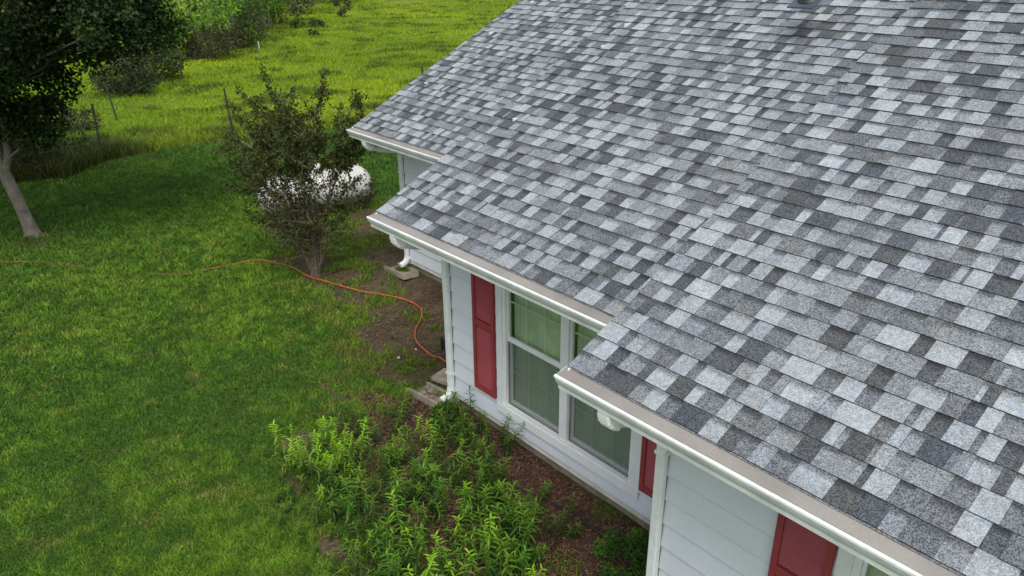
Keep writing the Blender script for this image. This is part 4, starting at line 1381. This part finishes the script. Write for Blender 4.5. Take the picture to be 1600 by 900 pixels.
for (q, g, k) in spots:
    if 625 < q[0] < 708 and q[1] < 662: continue
    w = atZ(q, {3: .15, 5: .08, 6: .08}.get(g, .28))
    if house_mask(np.array([w[0]]), np.array([w[1] - .08]))[0]: w[1] = WM + .18 if w[0] > CXN else WN + .18
    src, used = protos[k]
    if not used:
        o = src; protos[k][1] = True
    else:
        o = src.copy(); COL.objects.link(o)
        for ch in list(src.children):
            c = ch.copy(); COL.objects.link(c); c.parent = o
    s_ = rp.uniform(.68, 1.28) * ({0: 1.0, 1: .95, 2: .75, 3: .85, 4: .7, 5: .62, 6: .5}[g])
    o.location = (w[0], w[1], float(gz(w[0], w[1])) - .01); o.rotation_euler = (rp.uniform(-.12, .12), rp.uniform(-.12, .12), rp.uniform(0, 6.28)); o.scale = (s_, s_, s_ * rp.uniform(.9, 1.1))
    lb, gr = LBL[g]
    if g == 0:
        if q[1] > 850: lb, gr = "narrow leaved bed plant cut by or nearly touching the picture's bottom edge", "bed plants along the bottom edge of the picture"
        elif q[1] > 780 and q[0] > 700: lb, gr = "narrow leaved bed plant low in the picture beside the open reddish mulch", "bed plants beside the open reddish mulch"
        elif q[0] < 580 and q[1] > 720: lb, gr = "narrow leaved bed plant on the lawn side below the lime green clump", "bed plants on the lawn side below the lime green clump"
        elif q[1] < 700 and q[0] > 560: lb, gr = "narrow leaved plant in the sparse upper part of the bed near the splash block", "bed plants in the sparse upper part of the bed"
        elif q[0] > 700: lb, gr = "narrow leaved bed plant on the side facing the double window", "bed plants facing the window"
    if g == 3: lb = LONE[q]
    tag(o, lb, "plant", gr)
for k in protos:
    if not protos[k][1]:
        for ch in list(protos[k][0].children): bpy.data.objects.remove(ch)
        bpy.data.objects.remove(protos[k][0])

# low green boxwood at the near house corner, small tuft by the downspout
def small_bush(P0, rad, h, leaf, cols, name, label, n=2600, seed=1, flat=1.0):
    base = Vector(P0)
    t = empty(name, base, label, "bush")
    p = Plant(seed); r = p.r
    cl = []
    for i in range(60):
        d = rdir(r, .4); q = base + Vector((d.x * rad * r.uniform(.6, 1), d.y * rad * flat * r.uniform(.6, 1), max(.03, h * (.45 + .55 * d.z))))
        cl.append((q.x, q.y, q.z, rad * .22))
        p.mb.tube([base, base.lerp(q, .5), q], [.006, .004, .002], 4, cap=False)
    p.mb.build("stems", MT['bark3'], t)
    P, D, sz, C = clusters_leaves(np.array(cl), n // 60, (1, 1, 1), leaf, cols)
    V, F, CC = leaf_mesh(P, D, sz, sz * .6, C, .1)
    np_mesh("foliage", V, F, CC, MT['leaf'], t)
w = atZ((992, 872), .1)
small_bush((2.98, -3.95, 0), .34, .36, .022, [(.06, .14, .02), (.09, .19, .025), (.045, .10, .018)], "boxwood", "low rounded small leaved green bush beside the near white corner downspout", 9000, 91)
small_bush((5.78, -4.05, .05), .20, .22, .05, [(.05, .11, .02), (.07, .15, .02)], "corner_weed", "dark weedy clump hugging the foot of the downspout beside the splash block", 1600, 92)

# dry fallen stems in the bed
rs = random.Random(9)
sk = MB()
for i in range(46):
    q = (rs.uniform(560, 960), rs.uniform(720, 890))
    w = atZ(q, .02)
    if w[1] < WM + .1: continue
    a = rs.uniform(0, 6.28); L = rs.uniform(.12, .45)
    sk.tube([(w[0], w[1], .02), (w[0] + math.cos(a) * L / 2, w[1] + math.sin(a) * L / 2, .03 + rs.uniform(0, .04)), (w[0] + math.cos(a + .2) * L, w[1] + math.sin(a + .2) * L, .02)], [.0035, .003, .0015], 4, cap=False)
tag(sk.build("dry_stems", MT['stick']), "dry reddish brown fallen stems strewn over the mulch", "stems", kind='stuff')
# clover flowers along the fence line
def clover():
    n = 170
    u = rng.random(n); x = 20.9 - u * .2 + rng.normal(size=n) * .15; y = -6.6 - u * 3.2 + rng.normal(size=n) * .1
    P = np.stack([x, y, .06 + .05 * rng.random(n)], -1)
    V, F, CC = leaf_mesh(P, rng.normal(size=(n, 3)), .022, .022, np.full((n, 3), .42))
    o = np_mesh("clover_flowers", V, F, CC, MT['leaf'])
    tag(o, "tiny white clover flowers along the lawn edge under the wire fence", "flowers", kind='stuff')
clover()
# a few pale stones on the dirt
for i, (q, lb) in enumerate([((623, 559), "small pale stone on bare soil between the red hose and the splash block"), ((650, 546), "smaller pale stone on bare soil close to the red hose bend")]):
    w = atZ(q, 0)
    m_ = MB()
    r0 = .03 - i * .008
    m_.revolve([(-.01, .001), (-.005, r0), (.006, r0 * .9), (.014, r0 * .5), (.016, .001)], 9, lambda t, a, b: (w[0] + a, w[1] + b * .7, t + .002))
    tag(m_.build("stone", MT['stone']), lb, "stone")
